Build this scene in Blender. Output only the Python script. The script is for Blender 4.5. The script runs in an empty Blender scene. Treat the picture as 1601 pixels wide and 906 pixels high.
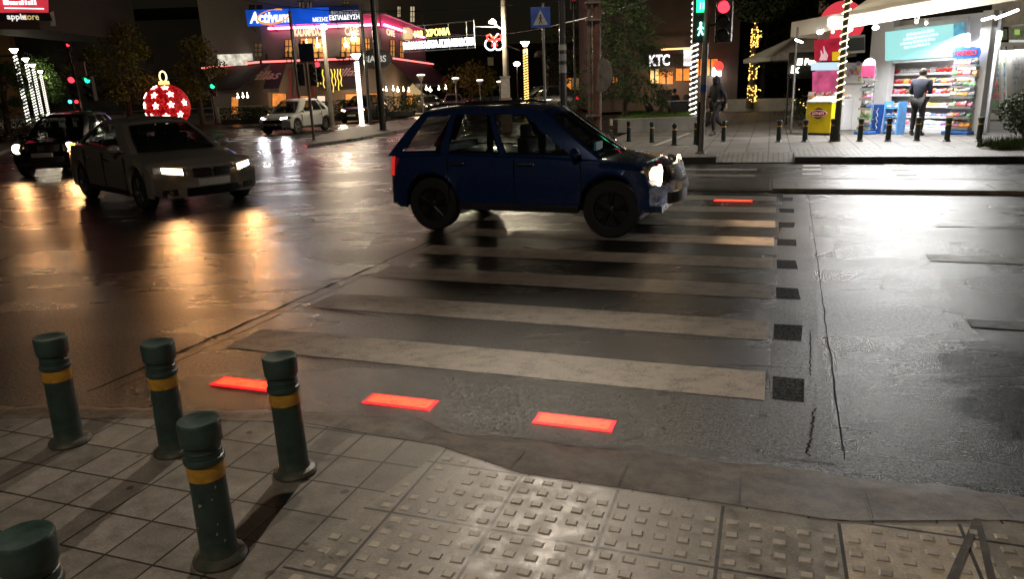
import bpy, math, random
import numpy as np
from mathutils import Vector, Matrix
R = math.radians
rnd = random.Random(7)
sc = bpy.context.scene
COL = sc.collection

# ---------------------------------------------------------------- camera
FPX = 1145.0; CX, CY = 800.5, 453.0; H = 1.85
PITCH, ROLL = R(15.6), R(2.1)
FWD = Vector((0, math.cos(PITCH), -math.sin(PITCH)))
_r0 = Vector((1, 0, 0)); _u0 = _r0.cross(FWD)
RT = _r0 * math.cos(ROLL) - _u0 * math.sin(ROLL)
UP = RT.cross(FWD)
CAMP = Vector((0, 0, H))
cam_d = bpy.data.cameras.new('camera'); cam = bpy.data.objects.new('camera', cam_d); COL.objects.link(cam)
m = Matrix((RT, UP, -FWD)).transposed().to_4x4(); m.translation = CAMP
cam.matrix_world = m
cam_d.sensor_width = 36; cam_d.lens = FPX / 1601 * 36
cam_d.clip_end = 2000; cam_d.clip_start = 0.05
sc.camera = cam

# ---------------------------------------------------------------- world, exposure
w = bpy.data.worlds.new('World'); sc.world = w; w.use_nodes = True
nt = w.node_tree; bg = nt.nodes['Background']
sky = nt.nodes.new('ShaderNodeTexSky'); sky.sky_type = 'NISHITA'; sky.sun_disc = False
sky.sun_elevation = R(4); sky.sun_rotation = R(200)
hs = nt.nodes.new('ShaderNodeHueSaturation'); hs.inputs['Saturation'].default_value = 0.35
mxw = nt.nodes.new('ShaderNodeMix'); mxw.data_type = 'RGBA'; mxw.blend_type = 'MULTIPLY'
mxw.inputs['Factor'].default_value = 1.0; mxw.inputs['B'].default_value = (1.0, .82, .62, 1)
nt.links.new(sky.outputs[0], hs.inputs['Color']); nt.links.new(hs.outputs[0], mxw.inputs['A'])
nt.links.new(mxw.outputs['Result'], bg.inputs[0]); bg.inputs[1].default_value = 0.0022
sc.view_settings.view_transform = 'Standard'; sc.view_settings.look = 'None'
sc.view_settings.exposure = 0.0; sc.view_settings.gamma = 1.0
sc.view_settings.use_curve_mapping = False
sc.render.engine = 'CYCLES'
sc.cycles.use_denoising = True
sc.cycles.sample_clamp_indirect = 4.0
sc.cycles.max_bounces = 6
sc.cycles.glossy_bounces = 3
sc.cycles.caustics_reflective = False
sc.cycles.caustics_refractive = False

# ---------------------------------------------------------------- helpers
def ray(x, y): return FWD + RT * ((x - CX) / FPX) - UP * ((y - CY) / FPX)
def G(x, y, z=0.0):
    d = ray(x, y); return CAMP + d * ((z - H) / d.z)
def AT(x, y, Y):
    d = ray(x, y); return CAMP + d * (Y / d.y)
def V(*a): return Vector(a)
RA = -math.atan2(.333, .943)
Uv = V(math.cos(RA), math.sin(RA), 0); Vv = V(-math.sin(RA), math.cos(RA), 0)
def UV(u, v, z=0.0): return Uv * u + Vv * v + V(0, 0, z)
Z = V(0, 0, 1)

class MB:
    def __init__(s): s.v = []; s.f = []
    def add(s, vs, fs):
        n = len(s.v); s.v += [Vector(p) for p in vs]; s.f += [tuple(i + n for i in f) for f in fs]; return s
    def box(s, c, d, rz=0, M=None):
        c = Vector(c); x, y, z = d[0] / 2, d[1] / 2, d[2] / 2
        cs, sn = math.cos(rz), math.sin(rz)
        vs = []
        for sx, sy, sz in ((-1,-1,-1),(1,-1,-1),(1,1,-1),(-1,1,-1),(-1,-1,1),(1,-1,1),(1,1,1),(-1,1,1)):
            p = V(sx*x, sy*y, sz*z)
            p = M @ p if M else V(p.x*cs - p.y*sn, p.x*sn + p.y*cs, p.z)
            vs.append(c + p)
        return s.add(vs, [(3,2,1,0),(4,5,6,7),(0,1,5,4),(1,2,6,5),(2,3,7,6),(3,0,4,7)])
    def obox(s, o, a, b, c):   # oriented box from corner o with edge vectors
        o, a, b, c = map(Vector, (o, a, b, c))
        fs = [(3,2,1,0),(4,5,6,7),(0,1,5,4),(1,2,6,5),(2,3,7,6),(3,0,4,7)]
        if a.cross(b).dot(c) < 0: fs = [f[::-1] for f in fs]
        return s.add([o, o+a, o+a+b, o+b, o+c, o+a+c, o+a+b+c, o+b+c], fs)
    def prism(s, pts, z0, z1):
        n = len(pts); A = sum(pts[i][0]*pts[(i+1)%n][1] - pts[(i+1)%n][0]*pts[i][1] for i in range(n))
        if A < 0: pts = pts[::-1]
        vs = [V(p[0], p[1], z0) for p in pts] + [V(p[0], p[1], z1) for p in pts]
        fs = [tuple(range(n))[::-1], tuple(range(n, 2*n))] + [(i, (i+1)%n, n+(i+1)%n, n+i) for i in range(n)]
        return s.add(vs, fs)
    def cyl(s, p0, p1, r0, r1=None, n=12):
        p0, p1 = Vector(p0), Vector(p1); r1 = r0 if r1 is None else r1
        d = (p1 - p0).normalized(); a = d.orthogonal().normalized(); b = d.cross(a)
        vs = []
        for p, r in ((p0, r0), (p1, r1)):
            for i in range(n):
                t = 2*math.pi*i/n; vs.append(p + a*(r*math.cos(t)) + b*(r*math.sin(t)))
        fs = [(i, (i+1)%n, n+(i+1)%n, n+i) for i in range(n)] + [tuple(range(n))[::-1], tuple(range(n, 2*n))]
        return s.add(vs, fs)
    def lathe(s, prof, c=(0,0,0), n=24, ax=None):
        c = Vector(c); ax = Vector(ax or (0,0,1)).normalized(); a = ax.orthogonal().normalized(); b = ax.cross(a)
        if ax.z > .99: a, b = V(1,0,0), V(0,1,0)
        vs = []
        for r, h in prof:
            for i in range(n):
                t = 2*math.pi*i/n; vs.append(c + ax*h + a*(r*math.cos(t)) + b*(r*math.sin(t)))
        fs = []
        for k in range(len(prof)-1):
            for i in range(n): fs.append((k*n+i, k*n+(i+1)%n, (k+1)*n+(i+1)%n, (k+1)*n+i))
        fs += [tuple(range(n))[::-1], tuple((len(prof)-1)*n+i for i in range(n))]
        return s.add(vs, fs)
    def tube(s, pts, r, n=6):
        pts = [Vector(p) for p in pts]; N = len(pts); vs = []; a = None
        for i, p in enumerate(pts):
            d = (pts[min(i+1, N-1)] - pts[max(i-1, 0)]).normalized()
            if a is None: a = d.orthogonal().normalized()
            a = (a - d*a.dot(d)).normalized(); b = d.cross(a)
            rr = r[i] if isinstance(r, (list, tuple)) else r
            for k in range(n):
                t = 2*math.pi*k/n; vs.append(p + a*(rr*math.cos(t)) + b*(rr*math.sin(t)))
        fs = [(i*n+k, i*n+(k+1)%n, (i+1)*n+(k+1)%n, (i+1)*n+k) for i in range(N-1) for k in range(n)]
        fs += [tuple(range(n))[::-1], tuple((N-1)*n+k for k in range(n))]
        return s.add(vs, fs)
    def sph(s, c, r, n=12, m=8):
        c = Vector(c); r = Vector((r, r, r)) if not hasattr(r, '__len__') else Vector(r)
        vs = [c + V(0,0,-r.z)]
        for j in range(1, m):
            t = math.pi*j/m - math.pi/2
            for i in range(n):
                p = 2*math.pi*i/n; vs.append(c + V(r.x*math.cos(t)*math.cos(p), r.y*math.cos(t)*math.sin(p), r.z*math.sin(t)))
        vs.append(c + V(0,0,r.z)); L = len(vs)-1; fs = []
        for i in range(n): fs.append((0, 1+(i+1)%n, 1+i)); fs.append((L, L-n+i, L-n+(i+1)%n))
        for j in range(m-2):
            for i in range(n): fs.append((1+j*n+i, 1+j*n+(i+1)%n, 1+(j+1)*n+(i+1)%n, 1+(j+1)*n+i))
        return s.add(vs, fs)
    def quad(s, a, b, c, d): return s.add([a, b, c, d], [(0,1,2,3)])
    def slab(s, a, b, c, d, n, t):     # quad thickened along n
        n = Vector(n).normalized()*t; q = [Vector(p) for p in (a,b,c,d)]
        return s.add(q + [p + n for p in q], [(3,2,1,0),(4,5,6,7),(0,1,5,4),(1,2,6,5),(2,3,7,6),(3,0,4,7)])

def fixnormals(me):
    import bmesh
    bm = bmesh.new(); bm.from_mesh(me); bmesh.ops.recalc_face_normals(bm, faces=bm.faces); bm.to_mesh(me); bm.free()

def obj(name, mb, mt, parent=None, smooth=False, bevel=0, loc=None, local=False):
    """one mesh object; vertices in world coordinates unless local"""
    me = bpy.data.meshes.new(name)
    off = Vector((0,0,0))
    if parent is not None and not local: off = Vector(parent.get('_o', (0,0,0)))
    if loc is not None: off = Vector(loc)
    me.from_pydata([tuple(v - off) for v in mb.v], [], mb.f); me.validate(); me.update()
    if len(me.polygons) < 20000: fixnormals(me)
    me.materials.append(mt)
    if smooth:
        for p in me.polygons: p.use_smooth = True
        try: me.set_sharp_from_angle(angle=R(38))
        except Exception: pass
    o = bpy.data.objects.new(name, me); COL.objects.link(o)
    if parent is not None:
        o.parent = parent; o['_o'] = parent.get('_o', (0,0,0))
        if loc is not None: o.location = loc
    elif loc is not None: o.location = loc; o['_o'] = tuple(loc)
    else: o['_o'] = (0.0,0.0,0.0)
    if bevel:
        b = o.modifiers.new('bevel', 'BEVEL'); b.width = bevel; b.segments = 2; b.limit_method = 'ANGLE'
    return o
def tag(o, label=None, cat=None, group=None, kind=None):
    if label: o['label'] = label
    if cat: o['category'] = cat
    if group: o['group'] = group
    if kind: o['kind'] = kind
    return o
def thing(name, label, cat, loc=(0,0,0), group=None, rz=0):
    o = bpy.data.objects.new(name, None); COL.objects.link(o); o.location = loc; o.rotation_euler = (0,0,rz)
    o.empty_display_size = .1
    o['_o'] = tuple(loc); tag(o, label, cat, group); return o
def struct(name, mb, mt, **k):
    o = obj(name, mb, mt, **k); o['kind'] = 'structure'; return o
def children(o): return [c for c in bpy.data.objects if c.parent == o]
def copy_tree(o, parent=None):
    c = o.copy(); COL.objects.link(c)
    if parent is not None: c.parent = parent
    for ch in children(o): copy_tree(ch, c)
    return c

# text → mesh builder
_cache = {}
def text_mb(s, c, right, up, width, height, ext=.01, shear=0, bold=0):
    key = (s, shear, bold)
    if key not in _cache:
        cu = bpy.data.curves.new('t', 'FONT'); cu.body = s; cu.align_x = 'LEFT'; cu.shear = shear; cu.extrude = .05
        cu.offset = bold; cu.resolution_u = 3
        to = bpy.data.objects.new('t', cu); COL.objects.link(to)
        bpy.context.view_layer.update()
        me = bpy.data.meshes.new_from_object(to.evaluated_get(bpy.context.evaluated_depsgraph_get()))
        vs = [v.co.copy() for v in me.vertices]; fs = [tuple(p.vertices) for p in me.polygons]
        bpy.data.objects.remove(to); bpy.data.curves.remove(cu); bpy.data.meshes.remove(me)
        _cache[key] = (vs, fs)
    vs, fs = _cache[key]
    mb = MB()
    if not vs: return mb
    x0 = min(v.x for v in vs); x1 = max(v.x for v in vs); y0 = min(v.y for v in vs); y1 = max(v.y for v in vs)
    right = Vector(right).normalized(); up = Vector(up).normalized(); n = right.cross(up); c = Vector(c)
    out = [c + right*((v.x - (x0+x1)/2)/(x1-x0)*width) + up*((v.y-(y0+y1)/2)/(y1-y0)*height) + n*(v.z/.05*ext) for v in vs]
    return mb.add(out, fs)

# ---------------------------------------------------------------- materials
def newmat(name):
    mt = bpy.data.materials.new(name); mt.use_nodes = True; nt = mt.node_tree
    return mt, nt, nt.nodes['Principled BSDF']
def N(nt, t, **k):
    n = nt.nodes.new(t)
    for a, b in k.items(): setattr(n, a, b)
    return n
def noise(nt, scale, detail=4, rough=.6, vec=None):
    n = N(nt, 'ShaderNodeTexNoise'); n.inputs['Scale'].default_value = scale; n.inputs['Detail'].default_value = detail
    n.inputs['Roughness'].default_value = rough
    if vec is not None: nt.links.new(vec, n.inputs['Vector'])
    return n
def ramp(nt, src, stops):
    r = N(nt, 'ShaderNodeValToRGB'); el = r.color_ramp.elements
    while len(el) < len(stops): el.new(.5)
    for e, (p, c) in zip(el, stops):
        e.position = p; e.color = (c, c, c, 1) if not hasattr(c, '__len__') else tuple(c) + (1,)
    nt.links.new(src, r.inputs[0]); return r
def coords(nt, scale=(1,1,1), loc=(0,0,0), rot=(0,0,0)):
    t = N(nt, 'ShaderNodeTexCoord'); mp = N(nt, 'ShaderNodeMapping')
    mp.inputs['Scale'].default_value = scale; mp.inputs['Location'].default_value = loc; mp.inputs['Rotation'].default_value = rot
    nt.links.new(t.outputs['Object'], mp.inputs[0]); return mp.outputs[0]
def mix(nt, fac, a, b, mode='MIX'):
    m = N(nt, 'ShaderNodeMix'); m.data_type = 'RGBA'; m.blend_type = mode
    for k, s in (('Factor', fac), ('A', a), ('B', b)):
        if hasattr(s, 'links'): nt.links.new(s, m.inputs[k])
        elif k == 'Factor': m.inputs[k].default_value = s
        else: m.inputs[k].default_value = tuple(s) + (1,) if len(s) == 3 else s
    return m.outputs['Result']
def bump(nt, bs, src, strength, dist=.01, prev=None):
    b = N(nt, 'ShaderNodeBump'); b.inputs['Strength'].default_value = strength; b.inputs['Distance'].default_value = dist
    nt.links.new(src, b.inputs['Height'])
    if prev is not None: nt.links.new(prev.outputs[0], b.inputs['Normal'])
    nt.links.new(b.outputs[0], bs.inputs['Normal']); return b
def M(name, col, rough=.6, metal=0, var=.25, scale=6, bmp=0, coat=0, spec=.5, rvar=.1):
    mt, nt, bs = newmat(name)
    vec = coords(nt); n = noise(nt, scale, 5, .6, vec)
    lo = tuple(c*(1-var) for c in col); hi = tuple(min(1, c*(1+var)) for c in col)
    r = ramp(nt, n.outputs[0], [(.3, lo), (.7, hi)]); nt.links.new(r.outputs[0], bs.inputs['Base Color'])
    r2 = ramp(nt, n.outputs[0], [(.3, max(0, rough-rvar)), (.7, min(1, rough+rvar))]); nt.links.new(r2.outputs[0], bs.inputs['Roughness'])
    bs.inputs['Metallic'].default_value = metal; bs.inputs['Coat Weight'].default_value = coat
    bs.inputs['Coat Roughness'].default_value = .06
    bs.inputs['Specular IOR Level'].default_value = spec
    if bmp:
        n2 = noise(nt, scale*12, 3, .6, vec); bump(nt, bs, n2.outputs[0], bmp, .004)
    return mt
def E(name, col, st, var=0):
    mt, nt, bs = newmat(name)
    bs.inputs['Base Color'].default_value = tuple(c*.5 for c in col) + (1,)
    bs.inputs['Emission Color'].default_value = tuple(col) + (1,)
    bs.inputs['Emission Strength'].default_value = st
    if var:
        n = noise(nt, var, 3, .6, coords(nt)); r = ramp(nt, n.outputs[0], [(.35, tuple(c*.35 for c in col)), (.65, col)])
        nt.links.new(r.outputs[0], bs.inputs['Emission Color'])
    return mt

def asphalt(name, wet=.5, dark=1.0, grain=1.0, dry=False, damp=False):
    mt, nt, bs = newmat(name)
    vec = coords(nt, rot=(0, 0, -RA))
    streak = coords(nt, scale=(.22, 1.6, 1), rot=(0, 0, -RA))
    fine = noise(nt, 170, 3, .75, vec)
    vor = N(nt, 'ShaderNodeTexVoronoi'); vor.inputs['Scale'].default_value = 105; nt.links.new(vec, vor.inputs['Vector'])
    med = noise(nt, 14, 5, .6, vec); big = noise(nt, .8, 5, .6, streak); patch = noise(nt, .45, 3, .5, vec)
    c1 = ramp(nt, fine.outputs[0], [(.35, (.005*dark, .005*dark, .005*dark)), (.58, (.026*dark, .025*dark, .023*dark)), (.74, (.20*dark, .19*dark, .175*dark))])
    c2 = ramp(nt, med.outputs[0], [(.3, .55), (.75, 1.15)])
    c3 = ramp(nt, big.outputs[0], [(.3, .6), (.7, 1.2)])
    col = mix(nt, 1, mix(nt, 1, c1.outputs[0], c2.outputs[0], 'MULTIPLY'), c3.outputs[0], 'MULTIPLY')
    # thin cracks
    vc = N(nt, 'ShaderNodeTexVoronoi', feature='DISTANCE_TO_EDGE'); vc.inputs['Scale'].default_value = .55
    wv = mix(nt, .12, vec, noise(nt, 3, 4, .6, vec).outputs['Color']); nt.links.new(wv, vc.inputs['Vector'])
    cr = ramp(nt, vc.outputs['Distance'], [(0, .25), (.006, 1)])
    col = mix(nt, 1, col, cr.outputs[0], 'MULTIPLY')
    nt.links.new(col, bs.inputs['Base Color'])
    rr = mix(nt, .5, ramp(nt, big.outputs[0], [(.32, .13 + .2*(1-wet)), (.68, .30 + .25*(1-wet))]).outputs[0],
             ramp(nt, patch.outputs[0], [(.35, .14 + .2*(1-wet)), (.65, .34 + .2*(1-wet))]).outputs[0])
    nt.links.new(rr, bs.inputs['Roughness']); bs.inputs['Specular IOR Level'].default_value = .5
    g1 = noise(nt, 95, 2, .8, vec); g2 = noise(nt, 38, 2, .6, vec)
    gm = mix(nt, .3, g1.outputs[0], g2.outputs[0]); sl = (.0, .12, .5) if dry else (.04, .35, 1.0)
    spn = ramp(nt, gm, [(.40, sl[0]), (.5, sl[1]), (.62, sl[2])]); nt.links.new(spn.outputs[0], bs.inputs['Specular IOR Level'])
    bsm = noise(nt, .9, 1, .4, streak)
    if damp:      # matt dark patch where the surface dressing has dried, ragged along the driving direction
        sx = N(nt, 'ShaderNodeSeparateXYZ'); nt.links.new(vec, sx.inputs[0])
        def mr(sock, a, b, c=0, d=1):
            q = N(nt, 'ShaderNodeMapRange'); q.interpolation_type = 'SMOOTHSTEP'; q.inputs[1].default_value = a; q.inputs[2].default_value = b; q.inputs[3].default_value = c; q.inputs[4].default_value = d; nt.links.new(sock, q.inputs[0]); return q.outputs[0]
        def mul(a, b, op='MULTIPLY'):
            q = N(nt, 'ShaderNodeMath', operation=op); nt.links.new(a, q.inputs[0])
            if hasattr(b, 'links'): nt.links.new(b, q.inputs[1])
            else: q.inputs[1].default_value = b
            return q.outputs[0]
        box = mul(mul(mr(sx.outputs[0], .5, 1.5), mr(sx.outputs[0], 8.5, 5.5)), mul(mr(sx.outputs[1], 3.7, 4.3), mr(sx.outputs[1], 6.1, 5.2)))
        dn = noise(nt, 1.5, 6, .62, coords(nt, scale=(.35, 3.2, 1), rot=(0,0,-RA))); dm = ramp(nt, mul(box, dn.outputs[0], 'ADD'), [(.98, 0.0), (1.12, 1.0)])
        dm.color_ramp.elements[1].position = 1.0; dm.color_ramp.elements[0].position = .86
        hb = mul(box, .62); sm = mul(hb, mul(dn.outputs[0], .9), 'ADD'); dm = ramp(nt, sm, [(.78, 0.0), (.92, .8)])
        keep = mul(dm.outputs[0], -1.0); keep = mul(keep, 1.0, 'ADD')
        nt.links.new(mul(spn.outputs[0], keep), bs.inputs['Specular IOR Level'])
        nt.links.new(mix(nt, 1, col, mix(nt, dm.outputs[0], (1,1,1), (.45,.45,.45)), 'MULTIPLY'), bs.inputs['Base Color'])
    b1 = bump(nt, bs, gm, .75*grain, .006)
    b2 = bump(nt, bs, fine.outputs[0], .5*grain, .003, b1)
    b3 = bump(nt, bs, med.outputs[0], .10, .006, b2)
    b4 = bump(nt, bs, bsm.outputs[0], .12, .02, b3)
    return mt

def paving(name, tile, off, c0, c1, mortar=.012, rough=.55, stain=.6, rot=0, roww=None, stagger=0):
    mt, nt, bs = newmat(name)
    vec = coords(nt, rot=(0, 0, -RA)); 
    mp = N(nt, 'ShaderNodeMapping'); mp.inputs['Location'].default_value = (off[0], off[1], 0); mp.inputs['Rotation'].default_value = (0,0,rot)
    nt.links.new(vec, mp.inputs[0])
    nz = noise(nt, 2.2, 2, .5, vec)
    wv = mix(nt, .0, mp.outputs[0], nz.outputs['Color'])
    br = N(nt, 'ShaderNodeTexBrick'); br.offset = stagger; br.squash = 1
    br.inputs['Scale'].default_value = 1; br.inputs['Brick Width'].default_value = tile; br.inputs['Row Height'].default_value = roww or tile
    br.inputs['Mortar Size'].default_value = mortar*tile; br.inputs['Mortar Smooth'].default_value = .3; br.inputs['Bias'].default_value = 0
    br.inputs['Color1'].default_value = tuple(c0) + (1,); br.inputs['Color2'].default_value = tuple(c1) + (1,)
    br.inputs['Mortar'].default_value = (.028, .024, .018, 1)
    nt.links.new(wv, br.inputs['Vector'])
    n1 = noise(nt, 9, 6, .65, vec); n2 = noise(nt, 90, 3, .7, vec); n3 = noise(nt, 1.3, 4, .6, vec)
    col = mix(nt, 1, br.outputs['Color'], ramp(nt, n1.outputs[0], [(.3, .62), (.7, 1.12)]).outputs[0], 'MULTIPLY')
    col = mix(nt, 1, col, ramp(nt, n2.outputs[0], [(.3, .75), (.7, 1.15)]).outputs[0], 'MULTIPLY')
    col = mix(nt, 1, col, ramp(nt, n3.outputs[0], [(.3, 1 - stain*.55), (.7, 1.1)]).outputs[0], 'MULTIPLY')
    # chewing gum / drip spots
    vs = N(nt, 'ShaderNodeTexVoronoi'); vs.inputs['Scale'].default_value = 5.5; vs.inputs['Randomness'].default_value = 1
    wsp = mix(nt, .035, vec, noise(nt, 22, 3, .6, vec).outputs['Color']); nt.links.new(wsp, vs.inputs['Vector'])
    sp = ramp(nt, vs.outputs['Distance'], [(.08, .3), (.13, 1)])
    col = mix(nt, stain, col, mix(nt, 1, col, sp.outputs[0], 'MULTIPLY'))
    nt.links.new(col, bs.inputs['Base Color'])
    nt.links.new(ramp(nt, n1.outputs[0], [(.3, rough-.14), (.7, rough+.15)]).outputs[0], bs.inputs['Roughness'])
    b1 = bump(nt, bs, br.outputs['Fac'], -.6, .006); b2 = bump(nt, bs, n2.outputs[0], .3, .003, b1); bump(nt, bs, n1.outputs[0], .25, .006, b2)
    return mt

def worn_paint(name, col, base=(.035,.034,.032), wear=.45, rough=.42, sc_=5, st=(.8, 1.15), gr=.35):
    mt, nt, bs = newmat(name)
    vec = coords(nt, rot=(0,0,-RA)); vs = coords(nt, scale=(st[0], st[1], 1), rot=(0,0,-RA))
    a = noise(nt, sc_, 8, .7, vs); b = noise(nt, 140, 3, .7, vec); c = noise(nt, 1.4, 4, .6, vec)
    f = mix(nt, gr, a.outputs['Fac'], b.outputs['Fac']); fr = ramp(nt, f, [(wear-.07, 0.0), (wear+.06, 1.0)])
    colv = mix(nt, c.outputs['Fac'], tuple(x*.62 for x in col), tuple(min(1, x*1.2) for x in col))
    nt.links.new(mix(nt, fr.outputs[0], base, colv), bs.inputs['Base Color'])
    nt.links.new(ramp(nt, c.outputs[0], [(.3, rough-.1), (.7, rough+.12)]).outputs[0], bs.inputs['Roughness'])
    b1 = bump(nt, bs, b.outputs[0], .35, .003); bump(nt, bs, a.outputs[0], .06, .003, b1)
    return mt

mt_asphalt = asphalt('wet_asphalt', .75, damp=True)
mt_asphalt_patch = asphalt('asphalt_patch', .9, .45, 1.4)
mt_stripe = worn_paint('worn_stripe_paint', (.52, .45, .375), (.05,.045,.04), .45, .42, 7, (.8,1.2), .55)
mt_faint = worn_paint('faded_paint', (.22, .21, .2), (.05,.05,.048), .5, .45)
mt_white = M('white_paint', (.88,.88,.86), .7, 0, .08, 10)
mt_kerb = worn_paint('kerb_concrete', (.15, .12, .09), (.035,.026,.018), .5, .6, 9, (1,1), .4)
mt_pave = paving('pavement_tiles', .24, (2.883, -2.078), (.36, .33, .285), (.22, .2, .17), .024, .5, .95)
mt_tact = paving('tactile_tiles', .446, (.99+.446*4, -2.86+.446*9), (.36, .33, .285), (.27, .245, .21), .018, .4, .7)
mt_far_pave = paving('plaza_paving', .5, (0, 0), (.2, .185, .17), (.15, .14, .13), .03, .6, .4)
mt_brick_pave = paving('ramp_bricks', .22, (0, 0), (.3, .29, .26), (.2, .19, .17), .08, .6, .3, 0, .11, .5)
mt_slab = paving('median_slabs', .95, (0, .2), (.2, .19, .175), (.14, .13, .12), .03, .4, .4, 0, .55, .5)
mt_dark_mark = worn_paint('dark_mark', (.05,.04,.03), (.17,.14,.11), .42, .5, 14)

# ---------------------------------------------------------------- ground, roads, pavements
K = H / 1.7
mb = MB(); s = 700
gx = [-s, -60, -20, -8, -4, 0, 4, 8, 20, 60, s]
for i in range(len(gx)-1):
    for j in range(len(gx)-1):
        mb.quad(V(gx[i], gx[j], 0), V(gx[i+1], gx[j], 0), V(gx[i+1], gx[j+1], 0), V(gx[i], gx[j+1], 0))
struct('road', mb, mt_asphalt)

def strip(name, u0, u1, v0, v1, z, mt, t=.0):
    mb = MB()
    if t: mb.prism([UV(u0, v0)[:2], UV(u1, v0)[:2], UV(u1, v1)[:2], UV(u0, v1)[:2]], z - t, z)
    else: mb.quad(UV(u0, v0, z), UV(u1, v0, z), UV(u1, v1, z), UV(u0, v1, z))
    return struct(name, mb, mt)

# near pavement, its kerb strip that dips to the road
ZP = .11
kline = [(-14, -2.5), (-9, .3), (-6.5, 1.75), (-5.2, 2.5), (-4.35, 2.86), (-3.3, 3.1), (-2.35, 3.28), (-1.5, 3.36), (0, 3.42), (1.2, 3.44), (3, 3.46), (8, 3.5)]
iline = [(-14, -2.75), (-9, .05), (-6.5, 1.5), (-5.2, 2.26), (-4.4, 2.6), (-3.3, 2.88), (-2.35, 3.08), (-1.5, 3.03), (-1.0, 2.88), (.35, 2.86), (1.0, 3.05), (8, 3.1)]
mb = MB()
ip = [UV(a, b, ZP) for a, b in iline]
poly = ip + [UV(8, -6, ZP), UV(-14, -6, ZP)]
mb.add(poly, [tuple(range(len(poly)))])
struct('near_pavement', mb, mt_pave)
mt_joint0 = M('kerb_joint_dirt', (.016,.013,.01), .6, 0, .3, 30, .5)
lerp0 = lambda a, b, t: a + (b-a)*t
def kern(u, L):
    for (a, b), (c, d) in zip(L, L[1:]):
        if a <= u <= c: return b + (d-b)*(u-a)/(c-a)
    return L[-1][1]
mb = MB(); us = [-14 + i*.1 for i in range(221)]
rows = []
for u in us:
    vi, vo = kern(u, iline), kern(u, kline)
    low = .012 if u > -1.6 else .012 + .055*min(1, (-1.6-u)/1.2)
    jit = .012*math.sin(u*9.3) + .01*math.sin(u*23.1+1)
    zi = ZP
    rows.append([UV(u, vi-.002, zi+.002), UV(u, vi+.02, zi-.004 if u < -1.5 else zi-.012), UV(u, vi+(vo-vi)*.55+jit, (zi*.55+low*.45) if u > -1.6 else zi-.008),
                 UV(u, vo-.03+jit, low+.012 if u > -1.6 else zi-.02), UV(u, vo+jit, low), UV(u, vo+.006+jit, -.01)])
vs = [p for r in rows for p in r]; n = 6
mb.add(vs, [(i*n+k, (i+1)*n+k, (i+1)*n+k+1, i*n+k+1) for i in range(len(us)-1) for k in range(n-1)])
struct('near_kerb', mb, mt_kerb, smooth=True)
# broken asphalt edge and gutter
mb = MB()
for k in range(60):
    u = -4 + k*.2; v = kern(u, kline)
    a = .05 + .03*rnd.random()
    p = [UV(u + rnd.uniform(-.02,.02), v + .0, .006), UV(u+.2+.0, kern(u+.2, kline), .006), UV(u+.2, kern(u+.2, kline)+a, .006), UV(u, v+a*.8, .006)]
    mb.add(p, [(0,1,2,3)])
struct('gutter', mb, mt_asphalt_patch)

mb = MB()
for k in range(16):
    u = -4.2 + k*.52; vi, vo = kern(u, iline), kern(u, kline)
    mb.quad(UV(u, vi+.02, ZP+.0005), UV(u+.004, vi+.02, ZP+.0005), UV(u+.005, lerp0(vi, vo, .55), (ZP*.55+.035*.45 if u > -1.6 else ZP-.005)+.002), UV(u+.001, lerp0(vi, vo, .55), (ZP*.55+.035*.45 if u > -1.6 else ZP-.005)+.002))
struct('kerb_joints', mb, mt_joint0)
# tactile tiles: plates with raised studs
mb = MB(); stud = MB(); T = .446
zt = ZP + .004
outl = [(-1.45, 2.99), (-1.0, 2.855), (.35, 2.835), (1.02, 3.02), (1.02, -3), (-2.6, -3), (-1.66, 1.96)]
poly = [UV(a, b, zt) for a, b in outl]
mb.add(poly, [tuple(range(len(poly)))])
def inside(u, v, P, m=.035):
    c = False; n = len(P)
    for i in range(n):
        (x0, y0), (x1, y1) = P[i], P[(i+1)%n]
        if (y0 > v) != (y1 > v) and u < (x1-x0)*(v-y0)/(y1-y0)+x0: c = not c
    if not c: return False
    for i in range(n):
        a, b = Vector(P[i]), Vector(P[(i+1)%n]); p = Vector((u, v)); t = max(0, min(1, (p-a).dot(b-a)/(b-a).length_squared))
        if (a+(b-a)*t-p).length < m: return False
    return True
bu = -.99 - T*5
for i in range(0, 60):
    for j in range(-25, 34):
        u = bu + T*(i//5) + (i % 5 + .5)*T/5; v = 2.86 - T*9 + T*((j+25)//5) + ((j+25) % 5 + .5)*T/5
        if v < 1.0 or not inside(u, v, outl): continue
        wear = .6 if u < -1.0 and v > 2.2 else 1
        if rnd.random() < .04: continue
        hgt = .0065*wear*rnd.uniform(.6, 1.1); a, b = .0235*rnd.uniform(.9, 1.08), .017*rnd.uniform(.9, 1.05)
        rz = rnd.uniform(-.07, .07); du, dv = Uv*math.cos(rz)+Vv*math.sin(rz), Vv*math.cos(rz)-Uv*math.sin(rz)
        c = UV(u, v, zt - .001)
        vs = [c + du*sx*a*1.12 + dv*sy*a*.9 for sx, sy in ((-1,-1),(1,-1),(1,1),(-1,1))] + [c + Z*hgt + du*sx*b*1.12 + dv*sy*b*.9 for sx, sy in ((-1,-1),(1,-1),(1,1),(-1,1))]
        stud.add(vs, [(4,5,6,7),(0,1,5,4),(1,2,6,5),(2,3,7,6),(3,0,4,7)])
tact = struct('tactile_paving', mb, mt_tact)
mb = MB(); mb.add([UV(.35,1.5,zt+.0012), UV(.82,1.5,zt+.0012), UV(.86,2.95,zt+.0012), UV(.35,2.83,zt+.0012)], [(0,1,2,3)])
struct('pale_tactile_tile', mb, paving('pale_tactile', .446, (.99+.446*4, -2.86+.446*9), (.6,.52,.41), (.55,.47,.37), .018, .42, .4))
struct('tactile_studs', stud, M('tactile_stud_concrete', (.36,.32,.265), .42, 0, .35, 12, .4))
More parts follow.
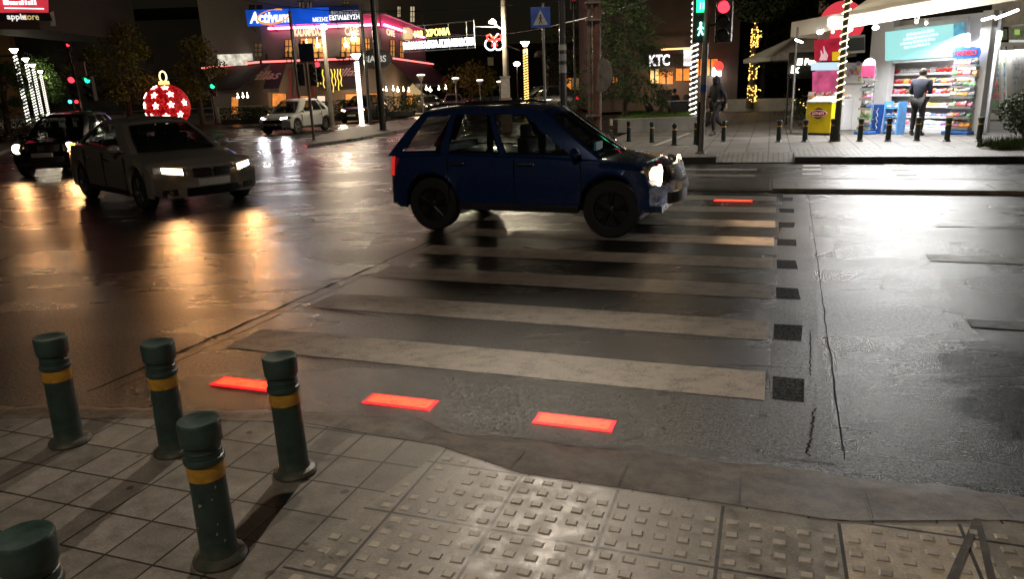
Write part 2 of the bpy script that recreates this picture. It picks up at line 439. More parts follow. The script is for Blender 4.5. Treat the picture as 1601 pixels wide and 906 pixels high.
# dark two-stroke mark on the right tile
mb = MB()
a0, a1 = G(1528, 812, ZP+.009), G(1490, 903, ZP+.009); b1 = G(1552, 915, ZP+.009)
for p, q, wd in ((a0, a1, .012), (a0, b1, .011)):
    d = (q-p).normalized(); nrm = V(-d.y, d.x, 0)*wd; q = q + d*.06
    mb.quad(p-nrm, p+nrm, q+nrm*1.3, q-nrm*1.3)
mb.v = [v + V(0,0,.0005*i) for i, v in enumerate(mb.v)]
struct('pavement_mark', mb, mt_dark_mark)

# crosswalk stripes, dark squares, joints
mb = MB(); sq = MB()
UL, URR = -3.83, .06
def jag(u0, u1, v0, v1, z, amp=.005, step=.12):
    n = max(2, int((u1-u0)/step)); top = []; bot = []
    for i in range(n+1):
        u = u0 + (u1-u0)*i/n; bot.append(UV(u, v0 + rnd.uniform(-amp, amp), z)); top.append(UV(u, v1 + rnd.uniform(-amp, amp), z))
    vs = bot + top
    return vs, [(i, i+1, n+1+i+1, n+1+i) for i in range(n)]
for i in range(9):
    v0 = 4.245 + i*1.085
    if v0 > 12.3: break
    mb.add(*jag(UL, URR + .015*i, v0 - .005, v0 + .45, .0022))
    uu = URR + .015*i + .04
    vs = [UV(uu + rnd.uniform(-.012,.012), v0 + .03 + rnd.uniform(-.02,.02), .0022), UV(uu + .19 + rnd.uniform(-.015,.015), v0 + .02, .0022), UV(uu+.2+rnd.uniform(-.02,.01), v0 + .40 + rnd.uniform(-.03,.02), .0022), UV(uu+rnd.uniform(-.01,.01), v0+.39, .0022)]
    sq.add(vs, [(0,1,2,3)])
struct('crosswalk_stripes', mb, mt_stripe)
mb = MB()
for v0 in (14.75, 15.75): mb.add(*jag(-3.7, -.2, v0, v0+.35, .004))
struct('far_crosswalk_stripes', mb, worn_paint('far_faded_paint', (.16,.155,.15), (.045,.045,.042), .47, .5))
struct('road_patch_squares', sq, asphalt('square_patch', -1.2, .3, 1.6, True))
mb = MB(); mb.add(*jag(.075, .43, 3.6, 3.61, .002)); mb = MB()
pr = []
for i in range(76):
    v = 3.55 + i*.12; u = .06 + .022*(v-3.55); pr += [UV(u + rnd.uniform(-.012,.012), v, .0012), UV(u + .34 + rnd.uniform(-.012,.012), v, .0012)]
mb.add(pr, [(2*i, 2*i+1, 2*i+3, 2*i+2) for i in range(75)]); struct('road_seam_strip', mb, asphalt('old_seam', .4, 2.6, .9))
mb = MB()
mt_joint = M('tar_joint', (.008,.007,.006), .8, 0, .3, 30, .2, spec=.1)
def line(u0, v0, u1, v1, wd, z=.003, nn=40, amp=.012, mbx=None):
    d = (V(u1-u0, v1-v0, 0)); L = d.length; d.normalize(); pn = V(-d.y, d.x, 0); pr = []
    for i in range(nn+1):
        t = i/nn; j = rnd.uniform(-amp, amp); w_ = wd*rnd.uniform(.5, 1.3)
        c = V(u0, v0, 0) + d*(L*t) + pn*j
        pr += [UV(c.x-pn.x*w_, c.y-pn.y*w_, z), UV(c.x+pn.x*w_, c.y+pn.y*w_, z)]
    mbx.add(pr, [(2*i, 2*i+1, 2*i+3, 2*i+2) for i in range(nn)])
line(-4.15, 3.3, -3.75, 12.4, .012, mbx=mb, nn=90); line(-4.0, 3.35, -3.88, 6.5, .006, mbx=mb, nn=30)
line(.44, 3.6, .64, 12.6, .004, mbx=mb, nn=80, amp=.006); line(.27, 3.6, .33, 4.2, .005, mbx=mb, nn=40, amp=.012)
line(.33, 4.7, .37, 5.6, .004, mbx=mb, nn=40, amp=.006); line(-.3, 4.75, .3, 4.82, .004, mbx=mb, nn=16)
line(-3.9, 5.32, -3.0, 5.2, .006, mbx=mb, nn=12)
struct('road_joints', mb, mt_joint)
# far carriageway: rows of white studs and a dark repair band
mb = MB(); W4 = [(1269, y) for y in (259, 265, 272, 280)] + [(1391, 252), (1398, 258), (1408, 266), (1417, 274)]
for x, y in W4:
    c = G(x, y, .006); a, b = Uv*.17, Vv*.13
    mb.quad(c-a-b, c+a-b, c+a+b, c-a+b)
for i in range(7):      # dashes across the side road
    for dv in (0, 1.1):
        c = UV(-22.3 + i*1.15 + dv*.5, 25.6 + dv, .006); a, b = Uv*.3, Vv*.16
        mb.quad(c-a-b, c+a-b, c+a+b, c-a+b)
struct('road_dots', mb, mt_white)
mb = MB(); mb.quad(G(1376, 250, .004), G(1401, 250, .004), G(1442, 279, .004), G(1398, 279, .004)); struct('road_repair_band', mb, mt_asphalt_patch)
mb = MB(); mb.add(*jag(1.6, 3.4, 8.1, 8.4, .005)); mb.add(*jag(2.0, 3.6, 10.0, 10.2, .005)); mb.add(*jag(1.5, 2.6, 5.95, 6.15, .005)); struct('faded_markings', mb, mt_faint)
# median island
mk = MB(); ms = MB(); mbx = MB()
mk.prism([UV(.1, 12.78)[:2], UV(30, 12.78)[:2], UV(30, 12.93)[:2], UV(.1, 12.93)[:2]], 0, .06)
mk.prism([UV(.1, 14.1)[:2], UV(30, 14.1)[:2], UV(30, 14.25)[:2], UV(.1, 14.25)[:2]], 0, .06)
struct('median_kerb', mk, M('pale_kerb', (.2,.175,.14), .5, 0, .5, 4, .4))
ms.prism([UV(.1, 12.932)[:2], UV(30, 12.932)[:2], UV(30, 14.098)[:2], UV(.1, 14.098)[:2]], 0, .055); struct('median_paving', ms, mt_slab)
ms = MB(); ms.prism([UV(-4, 12.78)[:2], UV(.098, 12.78)[:2], UV(.098, 14.25)[:2], UV(-4, 14.25)[:2]], 0, .03)
for i in range(34):
    v = 12.85 + i*.04
    ms.prism([UV(-3.9, v)[:2], UV(.05, v)[:2], UV(.05, v+.018)[:2], UV(-3.9, v+.018)[:2]], .03, .04)
struct('median_tactile_strip', ms, M('ribbed_concrete', (.17,.165,.15), .4, 0, .4, 6, .4))
# far plaza pavement
ZF = .13; VF = 17.15
mb = MB(); mb.prism([UV(-4.6, VF+.2)[:2], UV(-1.1, VF+.2)[:2], UV(-1.1, VF+1.1)[:2], UV(.55, VF+1.1)[:2], UV(.55, VF+.2)[:2], UV(60, VF+.2)[:2], UV(60, 90)[:2], UV(-4.6, 90)[:2]], 0, ZF)
struct('plaza_pavement', mb, mt_far_pave)
mb = MB(); mb.add([UV(-1.1, VF, .02), UV(.55, VF, .02), UV(.55, VF+1.1, ZF), UV(-1.1, VF+1.1, ZF), UV(-1.1, VF, -.02), UV(.55, VF, -.02), UV(.55, VF+1.1, -.02), UV(-1.1, VF+1.1, -.02)], [(0,1,2,3),(4,5,1,0),(5,6,2,1),(6,7,3,2),(7,4,0,3)])
mb.v = [v - Vv*.002 for v in mb.v]
struct('dropped_kerb_ramp', mb, mt_brick_pave)
strip('brick_apron', .56, 16, VF+.22, VF+2.0, ZF+.004, mt_brick_pave)
mb = MB()
for a, b in ((-4.6, -1.1), (.55, 60)): mb.prism([UV(a, VF)[:2], UV(b, VF)[:2], UV(b, VF+.198)[:2], UV(a, VF+.198)[:2]], 0, ZF+.004)
struct('plaza_kerb', mb, M('dark_kerb', (.035,.032,.03), .5, 0, .4, 4, .4))
mb = MB()
def wline(p, q, wd=.05, z=ZF+.008):
    p, q = G(*p, z), G(*q, z); d = (q-p).normalized(); nn = V(-d.y, d.x, 0)*wd; mb.quad(p-nn, q-nn, q+nn, p+nn)
wline((1022, 228), (1078, 208), .07); wline((1100, 217), (1215, 215), .05); wline((975, 217), (1050, 214), .04); wline((1055, 230), (1078, 229), .09); wline((1108, 209), (1220, 207), .04)
struct('plaza_lines', mb, M('pale_stone_line', (.4,.38,.35), .5, 0, .2, 8))
# pavement in front of the cafe, traffic island
c1, c2, c3, c4 = G(200, 199), G(640, 186), G(720, 172), G(-400, 200)
mb = MB(); far = [G(-700, 215), G(0, 205), G(250, 199), G(430, 191), G(600, 187), G(660, 181), G(715, 170)]
pts = [p[:2] for p in far] + [(0, 400), (-300, 400)]
mb.prism(pts, 0, .14); struct('cafe_pavement', mb, mt_far_pave)
mb = MB(); isl = [G(481, 231), G(560, 220), G(645, 203), G(700, 190), G(640, 189), G(540, 205), G(478, 222)]
mb.prism([p[:2] for p in isl], 0, .11); struct('traffic_island', mb, mt_far_pave)
mb = MB(); left = [G(-500, 300), G(-30, 262), G(0, 243), G(40, 225), G(60, 212), G(-300, 208), G(-900, 215)]
mb.prism([p[:2] for p in left], 0, .12); struct('left_pavement', mb, mt_far_pave)

# ================================================================ lights of the place, assumed lamps and added fill lights
def spot(name, loc, target, power, col, size=R(60), blend=.6, rad=.06):
    d = bpy.data.lights.new(name, 'SPOT'); d.energy = power; d.color = col; d.spot_size = size; d.spot_blend = blend; d.shadow_soft_size = rad
    o = bpy.data.objects.new(name, d); COL.objects.link(o); o.location = loc
    o.rotation_euler = (Vector(target)-Vector(loc)).to_track_quat('-Z', 'Y').to_euler(); return o
def point(name, loc, power, col, rad=.08):
    d = bpy.data.lights.new(name, 'POINT'); d.energy = power; d.color = col; d.shadow_soft_size = rad
    o = bpy.data.objects.new(name, d); COL.objects.link(o); o.location = loc; return o
def area(name, loc, target, power, col, sx, sy):
    d = bpy.data.lights.new(name, 'AREA'); d.energy = power; d.color = col; d.shape = 'RECTANGLE'; d.size = sx; d.size_y = sy
    o = bpy.data.objects.new(name, d); COL.objects.link(o); o.location = loc
    o.rotation_euler = (Vector(target)-Vector(loc)).to_track_quat('-Z', 'Y').to_euler(); return o

mt_black = M('black_metal', (.018,.018,.018), .4, 0, .3, 8)
mt_steel = M('galvanised_steel', (.28,.28,.27), .42, .5, .2, 10)
mt_dkpole = M('dark_pole_paint', (.03,.03,.03), .45, 0, .4, 6)
mt_lamp = E('lamp_glow', (1, .86, .62), 26)
mt_lampw = E('lamp_glow_white', (1, .95, .85), 22)
mt_rope_w = E('white_rope_light', (1, .95, .82), 3.0)
mt_rope_y = E('golden_rope_light', (1, .62, .16), 2.2)
mt_yel_dot = E('golden_bulbs', (1, .6, .12), 3)

# assumed street light over the road, put on the tall dark pole beyond the crossing (its head is above the picture)
def pole_with_assumed_lamp(name, label, base, height, head, r=.09, colr=None, power=0, col=(1,.8,.55), lens=None, tgt=None, cone=140, group=None):
    base = Vector(base); t = thing(name, label, 'street lamp', base, group)
    mtp = colr or mt_dkpole
    top = base + Z*height
    mb = MB(); mb.cyl(base, base + Z*.25, r*1.7, r*1.5, 14); mb.cyl(base + Z*.25, top, r*1.2, r*.7, 14); obj('pole', mb, mtp, t, True)
    head = Vector(head)
    if (head - top).length > .3:
        mb = MB(); mid = top.lerp(head, .5) + Z*.15; mb.tube([top - Z*.1, top.lerp(head, .12)+Z*.08, mid, head], r*.5, 8); obj('arm', mb, mtp, t, True)
    d = (head - top); d.z = 0; d = d.normalized() if d.length > .1 else V(0,-1,0); sd = V(-d.y, d.x, 0)
    mb = MB(); mb.obox(head - sd*.14 - d*.1 - Z*.02, sd*.28, d*.6, Z*.1); hd = obj('lamp_head', mb, mtp, t, bevel=.02)
    mb = MB(); mb.obox(head - sd*.11 - Z*.035, sd*.22, d*.45, Z*.014); obj('lens', mb, lens or mt_lamp, hd)
    if power: spot(name + '_light', head + d*.2 - Z*.06, tgt or (head.x + d.x*2, head.y + d.y*2, 0), power, col, R(cone), .9, .10)
    return t
pb = G(882, 228, ZF)
pole_with_assumed_lamp('pole_with_assumed_lamp', 'dark pole with label bands and an assumed street light beyond the blue car', pb, 9.0, pb + V(-1.2, -6.0, 9.4), .085, power=4800, tgt=V(.0, .9, 0), cone=30, col=(1,.85,.68))  # arm, head and spot are assumed, to cast the bollard shadows
t = [o for o in bpy.data.objects if o.name == 'pole_with_assumed_lamp'][0]
for za, zb, c in ((2.0, 2.22, (.3,.3,.3)), (2.32, 2.5, (.25,.26,.3)), (2.6, 2.75, (.35,.34,.3))):
    mb = MB(); mb.cyl(pb + Z*za, pb + Z*zb, .105, .105, 14); obj('label_band', mb, M('label_paper', c, .5), t, True)
b2 = V(-3.6, -3.6, ZP)
mb = MB(); hd2 = pb + V(1.6, 3.2, 9.2); top_ = pb + Z*8.9; mb.tube([top_, top_.lerp(hd2, .5) + Z*.2, hd2], .045, 8); obj('added_rear_arm', mb, mt_dkpole, t, True)  # second arm and head added to this pole to light the plaza
mb = MB(); mb.box(hd2, (.3,.5,.1)); rh = obj('added_rear_head', mb, mt_dkpole, t, bevel=.02); mb = MB(); mb.box(hd2 - Z*.06, (.22,.4,.02)); obj('lens', mb, mt_lamp, rh)  # head and lens added with the second arm
spot('plaza_fill_light', hd2 - Z*.1, hd2 + V(3.0, 1.0, -9), 1500, (1,.84,.62), R(150), .6, .1)  # fill spot of the added head
spot('plaza_front_fill', pb + V(-1.2, -6.2, 9.2), pb + V(1.5, 1.5, 0), 900, (1,.84,.66), R(120), .8, .1)  # extra spot added to brighten the pole, disc and plaza from the front
pole_with_assumed_lamp('assumed_pavement_lamp', 'assumed tall street light, out of view, on the near pavement behind the camera', b2, 7.6, b2 + V(.7, 1.2, 7.9), .08, power=1000, tgt=V(-.3, 5, 0), cone=150, col=(1,.85,.68))  # assumed lamp, unseen behind the camera, added to light the pavement and bollards

# ================================================================ bollards
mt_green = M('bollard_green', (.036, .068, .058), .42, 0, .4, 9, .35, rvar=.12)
_n = mt_green.node_tree; _b = _n.nodes['Principled BSDF']; _src = _b.inputs['Base Color'].links[0].from_socket
_sx = N(_n, 'ShaderNodeSeparateXYZ'); _tc = N(_n, 'ShaderNodeTexCoord'); _n.links.new(_tc.outputs['Object'], _sx.inputs[0])
_nz = noise(_n, 26, 5, .7, _tc.outputs['Object']); _ad = N(_n, 'ShaderNodeMath', operation='MULTIPLY_ADD'); _ad.inputs[1].default_value = -3.2; _n.links.new(_sx.outputs[2], _ad.inputs[0]); _n.links.new(_nz.outputs[0], _ad.inputs[2])
_dr = ramp(_n, _ad.outputs[0], [(.25, 0.0), (.5, .85)]); _c1 = mix(_n, _dr.outputs[0], _src, (.10,.085,.06))
_oi = N(_n, 'ShaderNodeObjectInfo'); _s2 = N(_n, 'ShaderNodeMapping'); _s2.inputs['Scale'].default_value = (9, 9, 2.2); _n.links.new(_tc.outputs['Object'], _s2.inputs[0]); _n.links.new(_oi.outputs['Random'], _s2.inputs['Location'])
_sc = noise(_n, 6, 8, .75, _s2.outputs[0]); _sr = ramp(_n, _sc.outputs[0], [(.655, 0.0), (.68, .7)]); _n.links.new(mix(_n, _sr.outputs[0], _c1, (.22,.22,.2)), _b.inputs['Base Color'])
mt_band = M('amber_band', (.55, .29, .035), .4, 0, .35, 14, .3)
def bollard_parts(t, lod=0):
    n = 28 if not lod else 12
    mb = MB(); mb.lathe([(.0, 0), (.1, 0), (.102, .012), (.094, .026), (.074, .034)], (0,0,0), n); obj('base_flange', mb, mt_green, t, True, local=True)
    mb = MB(); mb.lathe([(.074, .02), (.0735, .03), (.069, .045), (.067, .2), (.065, .362)], (0,0,0), n); obj('post', mb, mt_green, t, True, local=True)
    mb = MB(); mb.lathe([(.062, .36), (.0675, .362), (.068, .37), (.068, .414), (.0675, .422), (.062, .424)], (0,0,0), n); obj('reflective_band', mb, mt_band, t, True, local=True)
    mb = MB(); mb.lathe([(.064, .424), (.073, .427), (.0745, .432), (.0745, .442), (.072, .447), (.067, .449), (.067, .470), (.069, .472), (.069, .476), (.066, .478), (.066, .497), (.0735, .502), (.0755, .506), (.0765, .54), (.0775, .578), (.0765, .588), (.073, .5925), (.066, .5925), (.04, .588), (.001, .587)], (0,0,0), n); obj('cap', mb, mt_green, t, True, local=True)
near = [((110, 692), 'green bollard on the near pavement, farthest left at the kerb', 0), ((273, 706), 'green bollard on the near pavement, second from the left along the kerb', .3),
        ((462, 739), 'green bollard next to the red ground light at the crossing edge', -.2), ((345, 873), 'closest whole green bollard, chipped paint, in the middle of the tiles', .1),
        ((62, 1025), 'green bollard cut off by the bottom left corner, only its cap showing', 0)]
proto = None
tilt = [(.02, .0), (.012, .01), (-.015, 0), (.0, 0), (0, 0)]
for (px, lab, rz), tl in zip(near, tilt):
    p = G(*px, ZP)
    if px[1] > 1000: p = G(36, 838, ZP+.59); p.z = ZP
    if proto is None:
        o = thing('bollard', lab, 'bollard', (0,0,0), 'green bollards on the near pavement'); bollard_parts(o); proto = o
    else: o = copy_tree(proto)
    o.location = p; o.rotation_euler = (tl[1], tl[0], rz); o['label'] = lab; o['_o'] = tuple(p)
# chips on the closest one
t = bpy.data.objects['bollard.003']
mb = MB()
for i in range(9):
    a = R(rnd.uniform(-150, -40)); z = rnd.uniform(.1, .34); r_ = .0705; s_ = rnd.uniform(.002, .005)
    c = V(r_*math.cos(a), r_*math.sin(a), z); tt = V(-math.sin(a), math.cos(a), 0)
    mb.add([c - tt*s_ - Z*s_*1.4, c + tt*s_*.6 - Z*s_, c + tt*s_ + Z*s_*2, c - tt*s_*.5 + Z*s_*1.5], [(0,1,2,3)])
obj('paint_speck', mb, M('chip_grey', (.4,.4,.38), .6), t, local=True)
# dark far bollards
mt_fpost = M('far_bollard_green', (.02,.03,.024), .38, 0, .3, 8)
fpx = [(983,221,'at the foot of the conifer planter'), (1019,223,'second from the conifer'), (1054,227,'third from the conifer, in front of the planter wall'), (1088,226,'hidden half behind the signal pole'),
 (1131,222,'right beside the walking person'), (1217,222,'left of the thin canopy post'), (1258,222,'at the left edge of the yellow cabinet'), (1301,221,'beside the lit pole and yellow cabinet'),
 (1344,221,'in front of the tall left snack rack'), (1388,221,'right of the blue vertical banner'), (1433,220,'in front of the shopper'), (1480,221,'under the middle shelves, right of the shopper'), (1530,221,'in front of the right snack rack')]
fp = None
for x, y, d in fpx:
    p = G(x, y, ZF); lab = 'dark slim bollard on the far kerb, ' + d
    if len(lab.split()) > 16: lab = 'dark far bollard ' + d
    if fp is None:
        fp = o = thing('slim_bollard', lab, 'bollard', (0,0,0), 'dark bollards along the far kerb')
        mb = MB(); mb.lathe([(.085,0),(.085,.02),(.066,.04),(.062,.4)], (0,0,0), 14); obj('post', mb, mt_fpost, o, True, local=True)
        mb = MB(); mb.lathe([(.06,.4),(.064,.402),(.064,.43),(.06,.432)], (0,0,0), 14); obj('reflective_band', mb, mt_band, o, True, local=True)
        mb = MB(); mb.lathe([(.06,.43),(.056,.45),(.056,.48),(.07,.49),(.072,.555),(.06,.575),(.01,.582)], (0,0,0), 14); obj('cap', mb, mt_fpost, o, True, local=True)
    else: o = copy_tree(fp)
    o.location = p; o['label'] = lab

# ================================================================ red ground lights
mt_led = E('red_led', (1, .052, .012), 7)
mt_led.node_tree.nodes['Principled BSDF'].inputs['Roughness'].default_value = .3
def led_mat():
    mt, nt, bs = newmat('red_led_grid')
    vec = coords(nt, rot=(0,0,-RA))
    ck = N(nt, 'ShaderNodeTexBrick'); ck.offset = 0; ck.inputs['Scale'].default_value = 1; ck.inputs['Brick Width'].default_value = .011; ck.inputs['Row Height'].default_value = .011
    ck.inputs['Mortar Size'].default_value = .0016; ck.inputs['Color1'].default_value = (1,.13,.035,1); ck.inputs['Color2'].default_value = (1,.08,.02,1); ck.inputs['Mortar'].default_value = (.8,.02,.006,1)
    nt.links.new(vec, ck.inputs['Vector'])
    n = noise(nt, 30, 4, .6, vec); r = ramp(nt, n.outputs[0], [(.34, .12), (.42, .7), (.6, 1)])
    nt.links.new(mix(nt, 1, ck.outputs['Color'], r.outputs[0], 'MULTIPLY'), bs.inputs['Emission Color']); bs.inputs['Emission Strength'].default_value = 2.8
    bs.inputs['Base Color'].default_value = (.3,.02,.01,1); return mt
mt_ledg = led_mat(); mt_ledrim = E('red_led_rim', (1, .012, .02), 1.6)
def led(c, lab, a=.215, b=.066, grp='red lights set in the road at the crossing'):
    t = thing('ground_light', lab, 'ground light', c, grp)
    A, B = Uv*a, Vv*b
    mb = MB(); mb.obox(c - A*1.06 - B*1.12, A*2.12, B*2.24, Z*.004); obj('frame', mb, mt_ledrim, t)
    mb = MB(); mb.obox(c - A*.95 - B*.82 + Z*.0045, A*1.9, B*1.64, Z*.0025); obj('lens', mb, mt_ledg, t)
    return t
led(UV(-3.2, 3.675), 'red ground light behind the third bollard, left end of the near row')
led(UV(-2.05, 3.675), 'red ground light in the middle of the near row')
led(UV(-.955, 3.675), 'red ground light nearest the right, brightest of the near row')
p = G(1146, 314); led(p, 'red ground light at the far side of the crossing by the median', .27, .07)
for i, (x, y) in enumerate(((490, 228), (514, 224.5), (531, 221.5))):
    c = G(x, y, .0); led(c, ['far red ground light at the island tip', 'far red ground light, middle of the island row', 'far red ground light, last of the island row'][i], .3, .14, 'red lights along the traffic island')

# ================================================================ cars
mt_tyre = M('tyre_rubber', (.02,.02,.02), .75, 0, .2, 20)
mt_rim = M('alloy_rim', (.32,.32,.33), .3, .9, .1, 10)
mt_glass, _n, _b = newmat('car_glass'); _b.inputs['Base Color'].default_value = (.01,.011,.012,1); _b.inputs['Roughness'].default_value = .04; _b.inputs['Specular IOR Level'].default_value = .8
_t = N(_n, 'ShaderNodeBsdfTransparent'); _t.inputs[0].default_value = (.62,.66,.64,1); _m = N(_n, 'ShaderNodeMixShader'); _m.inputs[0].default_value = .42
_n.links.new(_t.outputs[0], _m.inputs[1]); _n.links.new(_b.outputs[0], _m.inputs[2]); _n.links.new(_m.outputs[0], _n.nodes['Material Output'].inputs[0])
mt_trim = M('black_plastic', (.02,.02,.02), .5, 0, .2, 10)
mt_chrome = M('chrome', (.6,.6,.6), .18, 1, .05, 5)
mt_grille = M('grille_black', (.012,.012,.012), .35, 0, .3, 30)
mt_plate = M('number_plate', (.55,.52,.46), .5, 0, .15, 30)
mt_tail = E('tail_lamp_red', (1,.04,.03), .5)
mt_amber = E('amber_indicator', (1,.35,.03), 6)
def lerp(a, b, t): return a + (b-a)*t
def interp(x, tab):
    if x <= tab[0][0]: return tab[0][1]
    for (a, b), (c, d) in zip(tab, tab[1:]):
        if x <= c:
            t = (x-a)/(c-a); t = t*t*(3-2*t)*.5 + t*.5; return b + (d-b)*t
    return tab[-1][1]
def make_car(name, label, cat, loc, rz, sc_, P, paint, glow, lights=True, power=0, lcol=(1,.8,.55), plate='', tgt=9, rims=None, spread=95):
    """local frame: x forward, y left. P: dict of measures"""
    t = thing(name, label, cat, loc, rz=rz); t.scale = (sc_,)*3
    L, W, xf, xr, R_ = P['L'], P['W'], P['xf'], P['xr'], P['wr']
    F0, B0 = L/2, -L/2
    deck = P['deck']      # (x, z) height of the bonnet / belt / boot line
    gl = P['roof']        # x at: base windscreen, top windscreen, top rear, base rear ; zroof
    def pc(x, y, z):      # plan and profile curvature of the two ends
        k = (abs(y)/(W/2))**2.2
        e = max(0, (x - (F0-.7))/.7)
        if e > 0: x = x - e*e*(.32*k + P.get('rake', .16)*max(0, (z-.5)/.35)**1.5 + .06*max(0, (.38-z)/.2))
        e = max(0, ((B0+.5) - x)/.5)
        if e > 0: x = x + e*e*(.22*k + P.get('rrake', .1)*max(0, (z-.55)/.4)**1.5)
        return V(x, y, z)
    nX = 110; ring = []
    for i in range(nX+1):
        x = B0 + L*i/nX
        zb = P['sill'] + (.05 if abs(x) > L/2-.25 else 0)
        for xw in (xf, xr):
            dx = abs(x-xw); Ra = R_*1.13
            if dx < Ra: zb = max(zb, R_ + math.sqrt(Ra*Ra - dx*dx))
        zd = interp(x, deck)
        endk = min((F0 - x), (x - B0)); wd = W/2 * (1 - .045*max(0, 1-endk/.6)**2)
        fl = .022*sum(max(0, 1-abs(x-xw)/.6) for xw in (xf, xr))
        zs = min(zd-.05, P['shoulder'])
        prof = [(wd*.93, zb-.0), (wd*.985+fl, zb+.02), (wd*1.0+fl, max(zb+.04, .52)), (wd*.985+fl*.5, max(zb+.06, (zs+.5)/2+.05)), (wd*.985, max(zb+.08, zs)), (wd*.94, max(zb+.09, zd-.035)), (wd*.87, max(zb+.1, zd-.006)), (wd*.55, max(zb+.1, zd+.018)), (0, max(zb+.1, zd+.03))]
        pts = [pc(x, -y, z) for y, z in prof] + [pc(x, y, z) for y, z in prof[-2::-1]]
        ring.append(pts)
    mb = MB(); n = len(ring[0])
    mb.add([p for r_ in ring for p in r_], [(i*n+k, (i+1)*n+k, (i+1)*n+k+1, i*n+k+1) for i in range(nX) for k in range(n-1)])
    mb.add(ring[0], [tuple(range(n))]); mb.add(ring[-1], [tuple(range(n))[::-1]])
    # underside
    mb.box((0,0,P['sill']+.05), (L*.92, W*.78, .08))
    body = obj('body', mb, paint, t, True, local=True)
    # inner arch liners
    for xw in (xf, xr): mb = MB(); mb.box((xw, 0, R_+.12), (R_*1.9, W*.8, R_*1.5)); obj('wheel_arch_liner', mb, mt_trim, t, local=True)
    # greenhouse
    x0, x1, x2, x3, zr = gl; rw = P['rw']/2; bw = W/2*.89
    zb0, zb3 = interp(x0, deck)-.0, interp(x3, deck)-.0; zbm = interp((x0+x3)/2, deck)
    def gh(s, side, tz):  # s 0..1 front→rear along base and roof, tz 0..1 up
        b = V(lerp(x0, x3, s), side*bw*(1 - .05*(2*s-1)**4), lerp(zb0, zb3, s) - .02)
        tp = V(lerp(x1, x2, s), side*rw*(1-.06*(2*s-1)**2), zr - .05*(abs(2*s-1.05))**2.6)
        p = b.lerp(tp, tz); p.y += side*.035*math.sin(math.pi*tz); return p
    mb = MB(); ns, nz = 48, 16; vs = []
    def inwin(s, tz):
        if not (.1 < tz < .88): return False
        j = (tz-.1)/.78
        return any(s0 + l0*j < s < s1 + l1*j for (s0, s1, l0, l1) in P['wins'])
    for side in (-1, 1):
        base = len(vs)
        for i in range(ns+1):
            for j in range(nz+1): vs.append(gh(i/ns, side, j/nz))
    m1 = (ns+1)*(nz+1); fs = []
    for sdi in (0, 1):
        for i in range(ns):
            for j in range(nz):
                a = sdi*m1 + i*(nz+1) + j
                if not inwin((i+.5)/ns, (j+.5)/nz): fs.append((a, a+nz+1, a+nz+2, a+1))
    mb.add(vs, fs); 
    # front and rear skins bowed, roof domed
    def bow(s, out):
        nn = 24; g = []
        for j in range(nz+1):
            a, b = gh(s, -1, j/nz), gh(s, 1, j/nz)
            for k in range(nn+1):
                q = k/nn; p = a.lerp(b, q); p.x += out*(1-(2*q-1)**2)*(1-.3*j/nz); p.z += .045*(1-(2*q-1)**2)*(j/nz)**2; g.append(p)
        return g, nn
    for s_, out in ((0, .13), (1, -.06)):
        g, nn = bow(s_, out); mb.add(g, [(j*(nn+1)+k, j*(nn+1)+k+1, (j+1)*(nn+1)+k+1, (j+1)*(nn+1)+k) for j in range(nz) for k in range(nn) if not (.08 < (j+.5)/nz < .88 and .07 < (k+.5)/nn < .93)])
    g = []; nn = 24
    for i in range(ns+1):
        a, b = gh(i/ns, -1, 1), gh(i/ns, 1, 1)
        for k in range(nn+1):
            q = k/nn; p = a.lerp(b, q); e_ = (1-(2*q-1)**2); p.z += .045*e_
            if i == 0: p.x += .13*.7*e_
            if i == ns: p.x += -.06*.7*e_
            g.append(p)
    mb.add(g, [(i*(nn+1)+k, i*(nn+1)+k+1, (i+1)*(nn+1)+k+1, (i+1)*(nn+1)+k) for i in range(ns) for k in range(nn)])
    cabin = obj('roof', mb, paint, t, True, local=True)
    seat = MB()
    for side in (-1, 1):
        m_ = MB(); m_.box((lerp(x0,x3,.36), side*.36, zb0+.02), (.14,.46,.5)); m_.box((lerp(x0,x3,.36)-.02, side*.36, zb0+.34), (.1,.24,.18)); obj('seat', m_, mt_trim, t, local=True, bevel=.03)
    m_ = MB(); m_.box((lerp(x0,x3,.76), 0, zb0+.0), (.14,1.15,.36)); obj('rear_seat', m_, mt_trim, t, local=True, bevel=.03)
    m_ = MB(); m_.box((x0-.3, 0, zb0-.0), (.4, bw*1.7, .08)); obj('dashboard', m_, mt_trim, t, local=True, bevel=.02)
    m_ = MB(); m_.tube([V(x0-.55 + .1*math.sin(a*.4), .36 + .18*math.cos(a*.4), zb0+.02 + .16*math.sin(a*.4)) for a in range(17)], .014, 5); obj('steering_wheel', m_, mt_trim, t, True, local=True)
    # glass panels just proud of the cabin skin
    def sidewin(s0, s1, side, nmm='side_window', sl0=0, sl1=0):
        mb = MB(); g = []; a, b = 8, 5
        for i in range(a+1):
            for j in range(b+1):
                tz = .1 + .78*j/b; s = lerp(s0 + sl0*j/b, s1 + sl1*j/b, i/a); p = gh(s, side, tz); p.y += side*.006; g.append(p)
        mb.add(g, [(i*(b+1)+j, (i+1)*(b+1)+j, (i+1)*(b+1)+j+1, i*(b+1)+j+1) for i in range(a) for j in range(b)])
        o = obj(nmm, mb, mt_glass, t, True, local=True)
    for side in (-1, 1):
        for (s0, s1, l0, l1) in P['wins']: sidewin(s0, s1, side, 'side_window', l0, l1)
